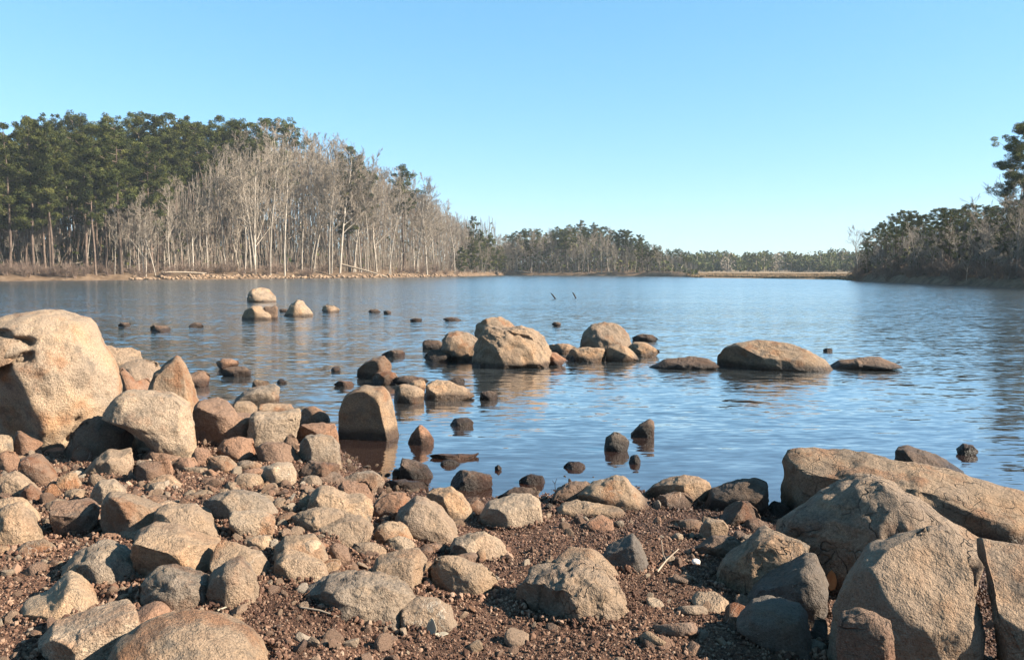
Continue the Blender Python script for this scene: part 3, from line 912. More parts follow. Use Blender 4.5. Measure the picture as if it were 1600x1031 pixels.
def rx(label, tone, x0, x1, y0, y1, **kw):
    """the same from a bounding box, with an irregular outline"""
    g = np.random.default_rng(int(x0 * 7 + y0 * 13) & 0xffff)
    n = int(g.integers(6, 9))
    a = np.sort(np.linspace(0, 2 * math.pi, n, endpoint=False) + g.uniform(-0.3, 0.3, n))
    r = g.uniform(0.82, 1.10, n)
    u, v = np.cos(a) * r, np.sin(a) * r
    u = np.sign(u) * np.abs(u) ** 0.85; v = np.sign(v) * np.abs(v) ** 0.85
    u = (u - u.min()) / np.ptp(u); v = (v - v.min()) / np.ptp(v)
    # broader foot than crown
    sk = g.uniform(-0.22, 0.22)
    X = x0 + (x1 - x0) * (0.5 + (u - 0.5) * (1 - 0.22 * v) + sk * (v - 0.5) * 0.5 * (0.5 - np.abs(u - 0.5)) * 2)
    X = x0 + (X - X.min()) / np.ptp(X) * (x1 - x0)
    Y = y1 - (y1 - y0) * v
    kw.setdefault('p', 0.64)
    return rock(label, tone, list(zip(X, Y)), **kw)

L, RT, TP = (-0.80, -0.58, 0.0), (0.72, -0.62, 0.25), (0.12, -0.45, 0.88)
# --- left boulders
rock("huge pale rounded boulder at the left edge, the biggest of the left bank", "pale",
     "-75,600 -62,540 -35,510 0,499 30,490 75,487 100,491 118,498 137,502 150,515 163,540 178,567 186,600 182,626 150,652 112,668 104,690 62,698 0,692 -60,690",
     base=705, dr=0.8, p=0.8, F=[(-0.78, -0.58, -0.22, 55, 640, 0.97), (0.25, -0.95, 0.15, 80, 600, 0.99), (0.6, -0.6, 0.5, 120, 560, 0.9), (0.1, -0.5, 0.86, 60, 520, 0.78), (0.1, -0.9, -0.42, 90, 650, 0.97), (0.78, -0.55, 0.28, 150, 590, 0.85)], rough=0.75, k0=0.7,
     G=[(-30, 508, 46, 530, 5, .22), (-10, 577, 42, 549, 5, .2), (30, 625, 48, 672, 12, .05), (101, 668, 114, 638, 4, .10), (60, 580, 66, 604, 4, .06), (70, 530, 150, 560, 12, .03)])
rock("grey stone wedged against the left edge on the shoulder of the huge pale boulder", "warmgrey", "-40,590 -30,535 0,528 22,532 42,541 40,550 20,562 0,572 -10,600", base=712, dr=0.5, bury=0.0, k0=0.1)
rock("flat-topped pale rock peeping out behind the huge left boulder", "tan", "160,590 164,543 172,540 182,545 205,542 220,549 223,563 224,600 190,606", base=608, F=[(0.1, -0.6, 0.8, .7)])
rock("low grey-tan rock between the huge left boulder and the pointed rock", "warmgrey", "182,615 183,570 200,565 225,563 248,568 254,580 246,612 210,620", base=620)
rock("reddish wedge leaning on the huge left boulder, its left face dark", "red", "184,624 186,577 192,574 212,596 232,591 236,600 228,622 205,628", base=628, F=[(*L, 197, 600, .8), (0.6, -0.6, 0.5, 200, 598, .8)])
rock("tall pointed tan rock with a rough face behind the big tilted slab", "tan", "233,645 235,600 240,585 262,567 275,558 282,559 292,575 305,605 316,630 312,645 270,652", base=652, F=[(-.15, -.95, .25, 262, 610, .9), (0.9, -0.4, 0.2, 297, 610, .6)])
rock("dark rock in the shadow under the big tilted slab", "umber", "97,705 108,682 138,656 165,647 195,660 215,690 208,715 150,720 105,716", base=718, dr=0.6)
rock("big tilted pale slab resting on dark stones beside the huge left boulder", "pale",
     "160,652 166,640 180,622 200,612 235,611 270,615 297,632 304,665 307,697 301,712 290,719 264,708 246,704 225,684 195,666",
     base=722, dr=0.75, bury=0.06, p=0.62, F=[(0.10, -0.88, 0.46, 240, 650, 0.92), (0.75, -0.6, 0.2, 290, 670, .75), (-0.45, -0.6, -0.66, 205, 675, .86)], rough=0.7, k0=0.6)
rx("small lit stone in the hollow under the big tilted slab", "tan", 190, 234, 682, 708)
rock("rock with a broad dark front and lit top right of the big tilted slab", "brown", "300,688 302,640 310,628 340,622 355,628 370,647 393,649 394,662 389,692 350,698 310,694", base=697,
     F=[(-0.55, -0.80, -0.1, 345, 668, .95), (0.2, -0.35, 0.9, 335, 640, .75)])
rock("pale pitted block with a lit face, joined to the dark-fronted rock", "pale", "386,690 391,652 400,645 440,645 469,640 468,652 461,680 440,692 405,700", base=701, F=[(0.25, -0.95, 0.1, 425, 668, .95), (-.8, -.5, 0, 391, 670, .9), (.1, -.3, .95, 430, 650, .8)])
rock("grey block lying across the top of the pile at the water's edge", "grey", "362,632 368,624 380,614 397,607 430,601 437,607 436,631 400,635", base=636, F=[(-.2, -.95, -.1, 405, 620, .9), (.85, -.5, .1, 429, 616, .8), (0, -.4, .9, 410, 607, .7)])
rock("small squarish tan stone below the grey block on the pile", "tan", "361,648 362,634 370,628 395,628 402,634 401,650 380,653", base=653)
rock("thin flat stone right of the squarish tan stone on the pile", "tan", "402,646 403,633 420,631 455,632 461,640 460,648 430,650", base=651, F=[(0, -.95, 0, .9), (0, -.4, .9, .7)])
rock("brown blocky rock left of the standing block, upper of two", "brown", "466,668 468,648 472,640 490,636 510,641 515,655 513,670 490,673", base=672)
rock("red-brown blocky rock left of the standing block, lower of two", "red", "460,692 462,676 470,666 500,662 525,664 529,686 524,696 480,699", base=698, F=[(-.75, -.6, -.1, 495, 680, .85), (.4, -.85, .1, .8), (0, -.35, .93, .75)])
rock("grey domed stone with a dark left side at the foot of the blocky rocks", "grey", "467,720 469,695 478,682 500,679 520,683 530,697 534,720 515,727 478,727", base=727, F=[(-.88, -.45, 0, 483, 700, .75), (.2, -.8, .55, 505, 700, .9)])
rock("small dark reddish stone left of the grey domed stone", "umber", "439,698 447,682 458,679 466,688 467,706 450,709", base=709)
rx("reddish brown rough stone below the dark-fronted rock", "red", 338, 404, 684, 722)
rx("brown rounded stone with a lit right flank below the pale pitted block", "brown", 396, 469, 693, 728)
rx("tan stone at the foot of the reddish brown rough stone", "tan", 322, 371, 713, 742)
rx("rust red small stone at the lower right corner of the big slab", "red", 299, 331, 700, 731)
rock("pale grey boulder-shaped stone with a shadowed left side on the muddy ledge", "pale", "404,752 414,731 434,723 455,726 463,740 461,755 435,760 408,759", base=760, F=[(-.8, -.55, 0, 425, 742, .8), (.3, -.75, .6, .8)])
rx("flat pinkish stone half sunk in mud left of the pale grey stone", "tan", 364, 418, 741, 766, dr=0.9)
rock("big upright block standing at the water's edge, left face in shadow and right face bright", "tan",
     "529,672 531,645 536,628 543,617 565,605 572,603 585,606 600,605 608,615 613,630 619,655 627,682 608,690 529,688", base=689, dr=0.8, p=0.5, bury=0.35, rough=0.45,
     F=[(-0.42, -0.90, -0.08, 597, 650, 0.92), (0.86, -0.48, 0.17, 597, 650, 0.92)])
rx("low flat brown stone in mud beside the standing block's pool", "umber", 462, 532, 722, 758, dr=1.0)
rx("dark knobbly stone on the flat brown stone by the pool", "umber", 499, 533, 722, 749)
rx("thin grey slab lying in mud below the pool", "warmgrey", 464, 512, 744, 763, dr=0.8)
rx("grey-brown stone at the lower end of the pool", "grey", 533, 602, 739, 772)
rx("rust-brown domed stone in front of the pool's grey-brown stone", "red", 521, 587, 752, 789, p=0.9)
rx("low wet spit of stone reaching into the shallows below the small wet block", "wet", 588, 669, 751, 768, dr=0.6)
# --- middle bank
rock("large oval grey stone with a shadowed left end on the left bank", "grey", "316,808 321,786 335,777 360,768 395,770 420,779 434,795 433,812 415,817 340,818", base=818, p=0.85, F=[(-.75, -.6, -.05, 362, 795, .85), (.15, -.6, .78, .8)])
rock("lit tan block just below the large oval grey stone", "pale", "357,820 359,805 363,801 385,801 415,804 429,810 429,832 408,842 385,838", base=842, F=[(.1, -.95, .1, 400, 822, .93), (-.8, -.4, -.3, 366, 822, .85), (0, -.35, .93, .75)])
rx("small lit tan stone right of the large oval grey stone", "tan", 465, 489, 769, 799)
rock("big tan two-humped stone in the middle of the left bank", "tan", "477,806 485,776 500,764 520,766 545,779 570,777 582,788 579,802 566,815 520,816", base=817, F=[(-.8, -.55, 0, 497, 790, .8), (.2, -.75, .6, .8), (.7, -.6, .3, .8)])
rx("tan stone leaning on the front of the two-humped stone", "tan", 454, 547, 797, 840)
rock("wedge-shaped tan stone with a dark left face in front of the two-humped stone", "tan", "489,842 490,829 500,818 540,810 565,812 583,824 573,840 553,852 520,850", base=852, F=[(-.55, -.75, -.3, 518, 832, .92), (.15, -.7, .7, 520, 828, .92)])
rock("rust-brown rock dark on its left, left of the tall leaning grey stone", "red", "574,816 580,798 592,783 605,774 630,773 646,780 645,800 630,818 590,820", base=820)
rock("tall grey stone leaning right with a long sloping lower edge", "warmgrey", "616,818 624,801 650,781 665,783 690,800 710,820 724,842 700,846 660,834 630,826", base=846, bury=0.1, F=[(.15, -.75, .64, 670, 808, .9), (-.4, -.55, -.72, 650, 828, .85)])
rock("rounded tan stone with a dark left third behind the leaning grey stone", "tan", "662,790 668,772 690,766 705,763 722,775 738,795 740,808 720,813 690,812", base=813, F=[(-.8, -.58, 0, 692, 785, .85), (.5, -.7, .5, .8)])
rx("small brown stone tucked right of the rounded tan stone", "brown", 728, 759, 777, 806)
rock("boxy pale stone with a black left face near the water's edge", "pale", "740,826 750,808 762,789 776,785 800,778 830,776 843,785 849,810 852,820 830,828 790,828", base=828, p=0.6, F=[(-.66, -.74, -.05, 793, 808, .95), (.45, -.88, .1, 793, 808, .95), (.05, -.3, .95, 793, 791, .9)])
rock("wet dark rock at the shoreline behind the boxy pale stone", "wet", "702,760 706,743 716,737 740,740 766,745 769,757 740,768 710,768", base=768)
rx("low wet lumpy stone on the shoreline right of the wet dark rock", "wet", 777, 853, 763, 784, dr=0.7)
rock("brown stone at the shoreline left of the gap with water", "umber", "858,784 870,766 890,757 915,755 937,765 940,780 900,789", base=789)
rock("sloping tan slab at the shoreline with a dark gap under its left end", "tan", "900,772 925,757 960,749 975,748 990,765 1008,780 1020,785 1000,794 960,792 925,780", base=796, F=[(.1, -.6, .8, .75), (-.5, -.6, -.5, .8)])
rock("long low flat stone lying before the shoreline slabs", "tan", "858,804 880,789 900,784 930,790 972,796 978,804 940,808 880,808", base=809, F=[(0, -.35, .93, .7), (-.2, -.95, -.1, .9)])
rock("angular rock with a black left face and lit right face at the shoreline", "tan", "998,776 1020,761 1060,748 1070,746 1095,750 1110,758 1114,774 1090,786 1050,790", base=789, F=[(-.6, -.8, 0, 1070, 765, .9), (.6, -.75, .2, 1070, 765, .9)])
rx("lumpy red-brown stone under the black-faced shoreline rock", "umber", 1019, 1082, 768, 799)
rock("black wet block at the shoreline beside the long ledge", "dark", "1098,790 1112,768 1150,755 1180,751 1200,759 1200,786 1182,803 1110,800", base=803, F=[(-.35, -.92, -.1, .85), (-.1, -.4, .9, .8)])
rock("dark rounded stone in front of the black wet block", "umber", "1119,816 1130,797 1150,786 1168,787 1181,800 1188,814 1170,825 1130,826", base=826)
rx("small dark stone with a lit rim by the puddle", "umber", 1155, 1201, 812, 835)
rock("small upright tan wedge with a dark left side on the gravel", "tan", "1087,846 1095,825 1104,812 1131,814 1138,826 1132,843 1118,849 1098,849", base=849, F=[(-.8, -.58, 0, 1109, 830, .8), (.5, -.85, .1, 1109, 830, .8)])
rx("flat brown stone half buried left of the small upright wedge", "umber", 1046, 1102, 813, 832, dr=0.8)
rx("broad low mound of earth-coated stone below the small upright wedge", "umber", 1078, 1165, 842, 876, dr=0.9)
rock("dark slate-grey pointed stone alone on the gravel", "slate", "936,878 950,858 985,840 990,838 1000,853 1013,878 1023,894 985,896 955,893", base=896, F=[(-.25, -.93, .25, 980, 870, .95), (.9, -.35, .2, 1005, 870, .8)])
rock("low tan stone half hidden behind the big cracked gravel boulder", "warmgrey", "852,900 860,878 880,865 920,864 940,875 965,895 976,908 900,914", base=912)
rock("big weathered boulder alone on the gravel with a black hollow left side", "warmgrey",
     "808,950 809,918 820,905 850,898 880,890 905,887 925,895 945,905 965,925 982,950 976,970 940,966 880,970 840,964", base=972, dr=0.95, spall=12,
     F=[(-.62, -.76, -.15, 905, 930, .95), (.62, -.68, .38, 925, 925, .95), (-.25, -.4, .88, 870, 905, .85)], rough=1.5, crack=0.6, G=[(905, 890, 928, 962, 6, .14), (852, 899, 846, 955, 8, .14), (880, 905, 870, 930, 8, .12)])
rock("domed tan stone with a pitted face, left of the lone gravel boulder", "tan", "666,930 671,897 680,876 705,867 730,874 755,885 770,900 784,922 772,936 720,934", base=936, p=0.9, rough=0.9)
rock("tan stone with a bright vertical edge on its right end", "warmgrey", "578,900 590,876 620,866 655,863 669,880 661,897 653,927 640,929 610,918 585,910", base=929, F=[(-.15, -.9, .4, 615, 895, .95), (.9, -.42, .1, 645, 895, .85)])
rock("pale two-part wedge with a dark left face sinking into the gravel", "pale", "694,872 710,845 735,839 757,835 777,846 797,864 800,873 762,878 736,878", base=878, F=[(-.62, -.75, -.12, 735, 860, .93), (.45, -.7, .55, 735, 855, .93)])
rock("long rough grey boulder with a dark left end, low in the middle foreground", "grey", "468,956 485,930 515,909 550,905 590,908 625,915 647,930 652,952 640,968 600,974 540,972 490,962", base=974, rough=1.4, spall=8, F=[(-.7, -.68, -.1, 540, 940, .92), (.15, -.75, .64, .82), (.75, -.6, .2, .8)])
rock("small flat-fronted stone in front of the domed tan stone", "warmgrey", "624,976 627,948 650,942 685,942 705,955 717,970 700,980 630,984", base=984, F=[(0, -.8, .6, .8), (-.2, -.9, -.3, .8)])
rock("pale-topped brown block, rear one of a touching pair", "tan", "420,884 430,860 445,845 490,839 503,850 513,866 508,880 460,886", base=886, F=[(-.5, -.8, .1, .82), (.2, -.4, .88, .75)])
rock("rough tan block, front one of a touching pair", "tan", "426,898 431,873 445,864 475,868 505,880 513,892 500,904 460,910 435,908", base=910, F=[(-.7, -.65, -.15, 447, 885, .92), (.2, -.8, .55, .8)])
rx("small pale stone left of the touching pair of blocks", "pale", 384, 431, 838, 864)
rock("upright grey-tan stone with a rounded top in front of the big broken block", "warmgrey", "323,925 331,900 350,884 375,872 391,885 401,905 407,926 395,944 370,949 345,944", base=949, F=[(-.6, -.7, .1, .8), (.5, -.8, .3, 375, 910, .9)])
rock("flat-topped tan stone on the back of the big broken block", "tan", "236,826 245,800 265,793 300,794 330,810 348,836 342,850 260,850", base=852, F=[(-.7, -.6, .1, .72), (.1, -.5, .85, .8)])
rock("tan stone continuing the big broken block to the right", "tan", "328,880 345,850 380,858 410,870 427,887 421,908 400,915 360,910", base=914)
rock("big broken tan block with a black overhanging front", "tan", "207,884 208,850 215,837 240,824 280,828 300,838 347,850 347,882 320,904 290,910 255,900 215,890", base=910, dr=0.95,
     F=[(-.55, -.70, -.42, 290, 870, .95), (.72, -.66, .2, 290, 870, .95), (0, -.35, .93, 270, 842, .85)])
rock("grey lichen-dark stone alone on the gravel, left foreground", "grey", "96,896 120,870 150,855 172,850 200,860 215,875 233,896 231,910 180,911 130,905", base=911, rough=1.4, F=[(-.6, -.7, .1, 145, 880, .9), (.3, -.7, .65, .8)])
rock("rough dark grey stone above the bottom dome boulder", "grey", "211,942 225,915 250,897 275,895 300,905 330,912 345,935 342,960 280,963 225,952", base=963, rough=1.6)
rock("pale wedge with a long shadow at the far left of the gravel", "pale", "28,964 40,950 75,935 100,910 110,902 125,905 145,925 164,947 155,961 100,962 55,972", base=970, F=[(-.7, -.65, -.2, 72, 945, .9), (.15, -.85, .5, 105, 930, .92)])
rock("long tan stone with a black left end at the lower left corner", "pale", "60,1014 85,985 110,978 170,957 205,947 213,955 214,978 190,1000 165,1020 130,1042 110,1038 80,1026", base=1042, F=[(-.8, -.58, -.1, 115, 1005, .95), (.25, -.95, .2, 130, 1000, .95), (0, -.35, .93, 150, 968, .8)])
rock("smooth pale dome boulder cut by the bottom edge, left of centre", "tan", "158,1060 180,1010 220,985 260,970 310,964 350,970 390,985 415,1010 430,1045 425,1090 170,1090", base=1092, p=0.95, F=[(-.6, -.7, .3, 215, 1010, .85)], rough=0.5)
rock("weathered tan stone at the left edge above the flat stone", "tan", "-18,850 -12,806 10,795 30,789 55,810 65,830 70,848 40,856 0,855", base=856)
rock("hollow-fronted dark block with a lit rim near the left edge", "brown", "76,806 79,786 105,785 145,782 156,793 149,818 130,834 110,838 85,824", base=838, F=[(-.35, -.85, -.35, 120, 810, .9), (.8, -.45, .2, 143, 800, .8), (0, -.35, .93, .75)])
rock("grey-tan boulder-like stone with a dark left half near the left edge", "warmgrey", "155,820 158,785 172,771 195,774 230,785 256,797 246,818 220,829 200,842 170,832", base=842, F=[(-.7, -.66, -.1, 200, 805, .93), (.4, -.75, .5, .8)])
rock("pinkish pale fin of stone behind the grey-tan dark-sided stone", "pale", "133,792 148,760 155,752 180,749 196,765 191,785 160,796", base=796, F=[(-.8, -.55, .1, 156, 775, .8)])
rock("tan rounded stone on the left edge under the pointed pink stone", "tan", "-6,775 4,746 25,740 40,750 60,765 73,782 40,782 5,781", base=782)
rock("small brown wedge with a dark left face in front of the tan rounded edge stone", "brown", "27,784 35,765 48,756 65,770 71,784 50,789", base=789, F=[(-.7, -.65, -.1, 47, 772, .85), (.7, -.6, .3, 47, 772, .85)])
rock("broad brown block with a dark front near the left edge, right of the pink stones", "brown", "27,748 31,719 48,713 65,712 85,735 96,750 85,759 50,757", base=759, F=[(-.5, -.8, -.2, 55, 738, .9), (.4, -.35, .85, 65, 725, .8)])
rock("pink pointed stone standing before the huge left boulder", "red", "17,706 25,679 29,673 45,683 68,692 56,706 43,716 30,717", base=718, F=[(-.75, -.6, 0, 37, 695, .85), (.5, -.8, .2, 37, 695, .85)])
rx("pale rough stone at the left edge, beside the pink pointed stone", "pale", -12, 23, 680, 724)
rx("thin pinkish stone slab on edge at the left edge below the pale rough stone", "red", -4, 34, 704, 741)
rock("rough tan stone with a lit right face below the shadowed hollow", "tan", "120,744 150,720 170,706 190,707 205,703 208,720 196,740 160,746", base=746, F=[(-.6, -.7, 0, 165, 725, .85), (.5, -.7, .5, .8)])
rx("dark rounded stone right of the rough tan stone below the hollow", "umber", 206, 259, 722, 757)
rx("brown knobbly stone in front of the shadowed hollow under the slab", "brown", 112, 147, 698, 725)
rock("dark brown stone propping the front of the big tilted slab", "brown", "220,720 240,702 265,698 286,695 292,712 260,725 230,724", base=725)
rx("rust stone at the slab's foot, left of two", "red", 246, 272, 717, 749)
rx("rust stone at the slab's foot, right of two", "red", 269, 311, 716, 740)
rx("pale wedge stone between the brown block and the rough tan stone", "tan", 88, 127, 738, 769)
rx("small pale faceted stone alone on the muddy flat of the left bank", "pale", 231, 260, 754, 771)
rx("low brown stone on the muddy flat below the pale faceted one", "brown", 226, 268, 774, 790)
rx("flat pale stone between the pinkish fin and the brown block", "tan", 98, 137, 765, 782)
rx("pale sharp stone left of the flat pale one near the left edge", "tan", 64, 100, 758, 782)
rock("flat thin grey stone lying on the gravel near the left edge", "warmgrey", "25,862 40,850 70,846 91,857 78,867 40,870", base=870, F=[(0, -.3, .95, .6)])
rock("tan stone below the rust-brown rock, mid bank", "tan", "580,850 590,825 605,818 630,819 646,835 647,852 610,857", base=857)
rx("small squarish pale stone leaning on the tan mid-bank stone", "pale", 602, 649, 840, 864)
rx("dark-ended low stone left of the squarish pale one", "warmgrey", 546, 605, 849, 874)
rx("crumbling brown stone between the touching pair and the dark-ended stone", "brown", 511, 549, 849, 882)
rx("small grey stone in the shadow between the wedge and the leaning stone", "slate", 590, 618, 803, 821)
rx("brown lump of stone under the leaning grey stone's right tip", "brown", 655, 702, 850, 864, dr=0.7)
# --- right bank
rock("long flat-topped ledge of rock running out into the water at the right", "tan",
     "1224,790 1226,724 1235,711 1265,706 1310,707 1350,715 1390,728 1430,735 1500,748 1560,765 1640,785 1660,800 1610,838 1570,856 1500,856 1400,840 1300,815 1235,800",
     base=832, dr=0.42, p=0.5, bury=0.2, k0=0.9, crack=0.7, cpx=1330, spall=14,
     F=[(-.42, -.88, -.20, 1330, 770, .8), (0.06, -.22, .97, 1400, 745, .6), (-.9, -.4, 0, 1232, 750, .5)], rough=0.9)
rock("great domed boulder with a dark cracked face and lit back at the right", "warmgrey",
     "1205,850 1215,826 1250,800 1290,775 1340,752 1375,749 1410,760 1440,785 1470,815 1510,845 1545,858 1545,900 1480,925 1300,930 1240,905 1215,870",
     base=935, dr=0.62, p=0.72, crack=1.0, spall=14, F=[(-.32, -.90, .18, 1360, 830, .95), (.45, -.42, .78, 1430, 800, .85), (-.5, -.4, .76, 1280, 785, .8)], rough=0.9, k0=0.7, G=[(1375, 752, 1330, 830, 5, .06), (1330, 830, 1345, 900, 5, .06), (1240, 815, 1330, 835, 5, .05), (1290, 850, 1270, 900, 6, .05), (1400, 790, 1385, 835, 14, .08)])
rock("large grey-brown boulder with a sunlit sloping face, front right", "warmgrey",
     "1292,985 1308,940 1335,890 1355,862 1400,847 1450,840 1481,840 1496,855 1511,890 1521,930 1533,985 1534,1070 1400,1100 1300,1080",
     base=1085, dr=0.85, p=0.62, F=[(.30, -.62, .72, 1430, 930, .93), (-.72, -.66, .05, 1390, 950, .97), (.95, -.2, .1, 1525, 960, .6)], rough=0.7, k0=0.75)
rock("sunlit slab at the right edge, parted by a black cleft from the front boulder", "warmgrey",
     "1504,868 1514,851 1560,854 1640,870 1720,960 1720,1100 1590,1100 1570,1040 1560,960 1543,905", base=1100, dr=0.8, p=0.55, spall=0, F=[(.25, -.50, .83, 1590, 940, .92), (-.95, -.25, 0, 1556, 960, .6)], rough=0.7, k0=0.6)
rock("small upright brown block standing at the bottom edge before the front right boulder", "umber", "1306,1080 1308,972 1314,957 1345,954 1371,962 1391,975 1395,1002 1391,1100 1340,1120", base=1125, dr=0.7, k0=0.5, p=0.55, crack=0.9, F=[(-.12, -.97, .15, 1350, 1000, .95), (.92, -.35, .1, 1387, 1000, .7), (0, -.4, .9, 1345, 962, .8)])
rock("cracked tan boulder casting a long shadow onto the gravel, left of the great dome", "warmgrey", "1106,915 1130,882 1160,860 1185,840 1210,833 1246,845 1263,860 1262,882 1230,897 1195,930 1150,934", base=936, crack=1.0, spall=10,
     F=[(-.66, -.74, -.1, 1185, 885, .95), (.35, -.6, .72, 1215, 865, .9)])
rock("dark grey angular stone wedged between the cracked tan boulder and the great dome", "slate", "1158,940 1188,911 1230,890 1260,872 1276,875 1284,895 1293,920 1287,955 1270,974 1230,962 1180,952", base=974, F=[(-.45, -.85, .2, 1230, 925, .95), (.4, -.5, .76, 1262, 890, .9)])
rock("dark grey stone with a pale facet at the foot of the angular one", "slate", "1150,970 1175,946 1200,942 1250,954 1260,970 1274,1012 1242,1022 1215,1004 1165,982", base=1022, F=[(.1, -.95, -.1, 1240, 985, .95), (-.2, -.5, .83, 1200, 955, .9)])
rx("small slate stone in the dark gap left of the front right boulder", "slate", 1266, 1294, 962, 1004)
rock("wet dark rock breaking the water behind the long ledge", "wet", "1399,735 1400,703 1415,699 1445,708 1475,722 1507,739 1500,746 1430,747", base=747, F=[(-.7, -.68, 0, 1430, 720, .85), (.3, -.5, .8, .8)])
rx("small dark stone in the water far right, beyond the long ledge", "wet", 1493, 1529, 694, 713)
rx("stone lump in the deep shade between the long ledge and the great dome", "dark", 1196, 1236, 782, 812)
# --- rocks in the water, far to near
rock("round pale boulder farthest out in the lake on the left", "pale", "385,472 388,460 395,452 405,449 420,453 430,463 431,472 410,474", base=473, name="boulder", cat="boulder")
rock("pale craggy rock just below the farthest round boulder", "tan", "376,498 382,486 395,478 408,479 424,491 426,500 400,502", base=501, F=[(-.8, -.58, 0, 395, 490, .85), (.4, -.6, .7, .8)])
rock("jagged stump-like block joined to the pale craggy rock", "umber", "411,494 412,480 418,478 423,481 430,476 434,480 434,497 420,499", base=500, F=[(0, -.97, .1, .8)])
rock("pale pyramid-shaped rock right of the craggy rock out in the lake", "pale", "442,492 454,476 465,469 474,471 490,489 486,494 455,495", base=495, F=[(-.7, -.65, .1, 457, 483, .85), (.5, -.65, .55, .8)])
rx("tiny dark stone between the craggy rock and the pyramid-shaped rock", "wet", 435, 452, 482, 488)
rx("low stone with a pale top right of the pyramid-shaped rock", "tan", 501, 531, 477, 489)
rx("low dark stone out in the lake, left of a close pair", "wet", 574, 596, 483, 489)
rx("low dark stone out in the lake, right of a close pair", "wet", 596, 612, 485, 491)
rx("low rounded stone in the water right of the huge left boulder", "wet", 233, 270, 508, 519)
rx("thin low stone in the water right of the low rounded one", "wet", 295, 319, 504, 512)
rx("barely showing stone in the water nearest the huge left boulder", "wet", 184, 205, 504, 511)
rx("flat dark sliver of rock midlake, left of two", "wet", 640, 662, 497, 503)
rx("flat dark sliver of rock midlake, right of two", "wet", 690, 722, 496, 502)
rx("tiny dark stone in the water between the two great water boulders", "wet", 861, 877, 503, 510)
rx("reddish small stone behind the dark stone near the pile, in the water", "red", 336, 374, 561, 578)
rx("dark stone lying in front of the reddish small one, in the water", "wet", 344, 394, 572, 590)
rx("brown round stone in the water right of the tall pointed rock", "brown", 294, 328, 578, 605)
rx("pale flat stone in the water behind the grey block of the pile", "pale", 394, 424, 594, 606)
rx("tiny dark stone in the water right of the pale flat one", "wet", 431, 449, 592, 600)
rx("small dark stone in open water left of the dark-faced angular rock", "wet", 515, 534, 573, 581)
rx("small rusty stone in the water above the standing block", "red", 521, 553, 595, 605)
rx("long flat dark stone in the water beyond the dark-faced angular rock", "wet", 596, 641, 547, 559)
rock("angular rock with a black sloping left face out beyond the standing block", "umber", "557,586 560,577 572,566 585,560 600,557 612,570 613,592 595,594", base=594, F=[(-.5, -.85, -.1, 594, 575, .9), (.8, -.55, .1, 594, 575, .9)])
rx("small pale stone under the black-faced angular rock in the water", "tan", 561, 589, 579, 591)
rx("dark hump at the foot of the angular rock in the water", "umber", 580, 624, 581, 603)
rx("long low wet reef right of the dark hump in the water", "wet", 612, 672, 588, 603, dr=0.6)
rock("rough brown half of the split water rock, left of the cleft", "tan", "608,626 614,606 630,601 650,604 661,612 662,630 640,633", base=632)
rock("pale cap stone on the split water rock, above the cleft", "tan", "631,610 645,596 660,593 666,598 661,614 645,613", base=616)
rock("long pale half of the split water rock, tapering to the right", "tan", "662,624 667,600 680,594 700,597 730,608 742,616 720,623 680,627", base=626, p=0.8, F=[(.1, -.5, .85, .7), (.1, -.98, 0, .9)])
rx("small dark stone behind the long pale half of the split rock", "dark", 699, 726, 591, 603)
rx("low dark stone with a light back in open water, right of the split rock", "wet", 748, 779, 611, 626)
rx("flattish dark stone in open water right of the standing block", "wet", 700, 740, 653, 668)
rock("rust-topped conical stone in the water right of the standing block", "red", "636,690 645,675 656,663 668,672 678,685 676,695 655,697", base=696, F=[(-.7, -.65, .1, 655, 680, .85), (.5, -.7, .5, .8)])
rock("wet dark block in the shallows in front of the standing block", "wet", "624,740 627,718 650,721 668,729 678,741 665,748 630,747", base=748, F=[(-.5, -.85, -.1, .82), (.2, -.45, .87, .75)])
rx("small dark stone touching the wet dark block's left foot", "wet", 612, 632, 733, 747)
rx("flat sliver of dark stone in the shallows right of the wet dark block", "dark", 683, 722, 719, 728, dr=0.6)
rx("thin reddish streak of submerged rock in the shallows", "red", 668, 762, 710, 719, dr=0.5)
rx("tiny pointed stone in the shallows near the shoreline's middle", "dark", 773, 784, 726, 736)
rx("small oval dark stone in the shallows, farther of two", "wet", 876, 918, 722, 735)
rx("small oval dark stone in the shallows, nearer of two by the bank", "wet", 811, 854, 742, 759)
rock("small craggy grey stone in the water right of centre", "slate", "943,704 947,686 960,676 972,680 983,692 976,705 955,708", base=707)
rx("tiny grey stone in the water below the craggy grey one", "slate", 980, 1003, 710, 726)
rock("small leaning wedge of stone in the water right of the craggy grey one", "umber", "985,676 1000,663 1015,656 1022,659 1022,684 1000,683", base=684, F=[(-.4, -.9, 0, .8)])
rx("dark stone left of the big water boulder", "wet", 660, 694, 531, 547)
rock("round grey boulder with a black foot leaning toward the big water boulder", "warmgrey", "688,552 692,530 700,521 712,518 730,519 745,528 751,540 742,562 710,566", base=564, F=[(-.5, -.6, -.6, .7), (.3, -.7, .6, .8)])
rx("flat black rock awash before the round grey boulder", "dark", 661, 714, 546, 565)
rock("rounded back hump behind the big water boulder", "tan", "738,535 745,508 760,499 785,496 800,505 812,522 800,545 750,548", base=550, p=0.85)
rock("big craggy boulder standing in the middle of the water", "tan", "736,570 741,542 755,521 765,510 785,515 815,511 840,521 853,535 858,552 849,568 800,577 745,577", base=576, spall=10, F=[(-.72, -.66, 0, 775, 545, .93), (.35, -.75, .55, 790, 540, .95), (0, -.4, .9, 790, 520, .8), (-.2, -.8, -.5, .85)], rough=1.3, crack=0.5, sub=6, G=[(765, 512, 802, 548, 3, .10), (790, 516, 832, 532, 3, .12), (775, 548, 778, 574, 3, .08)])
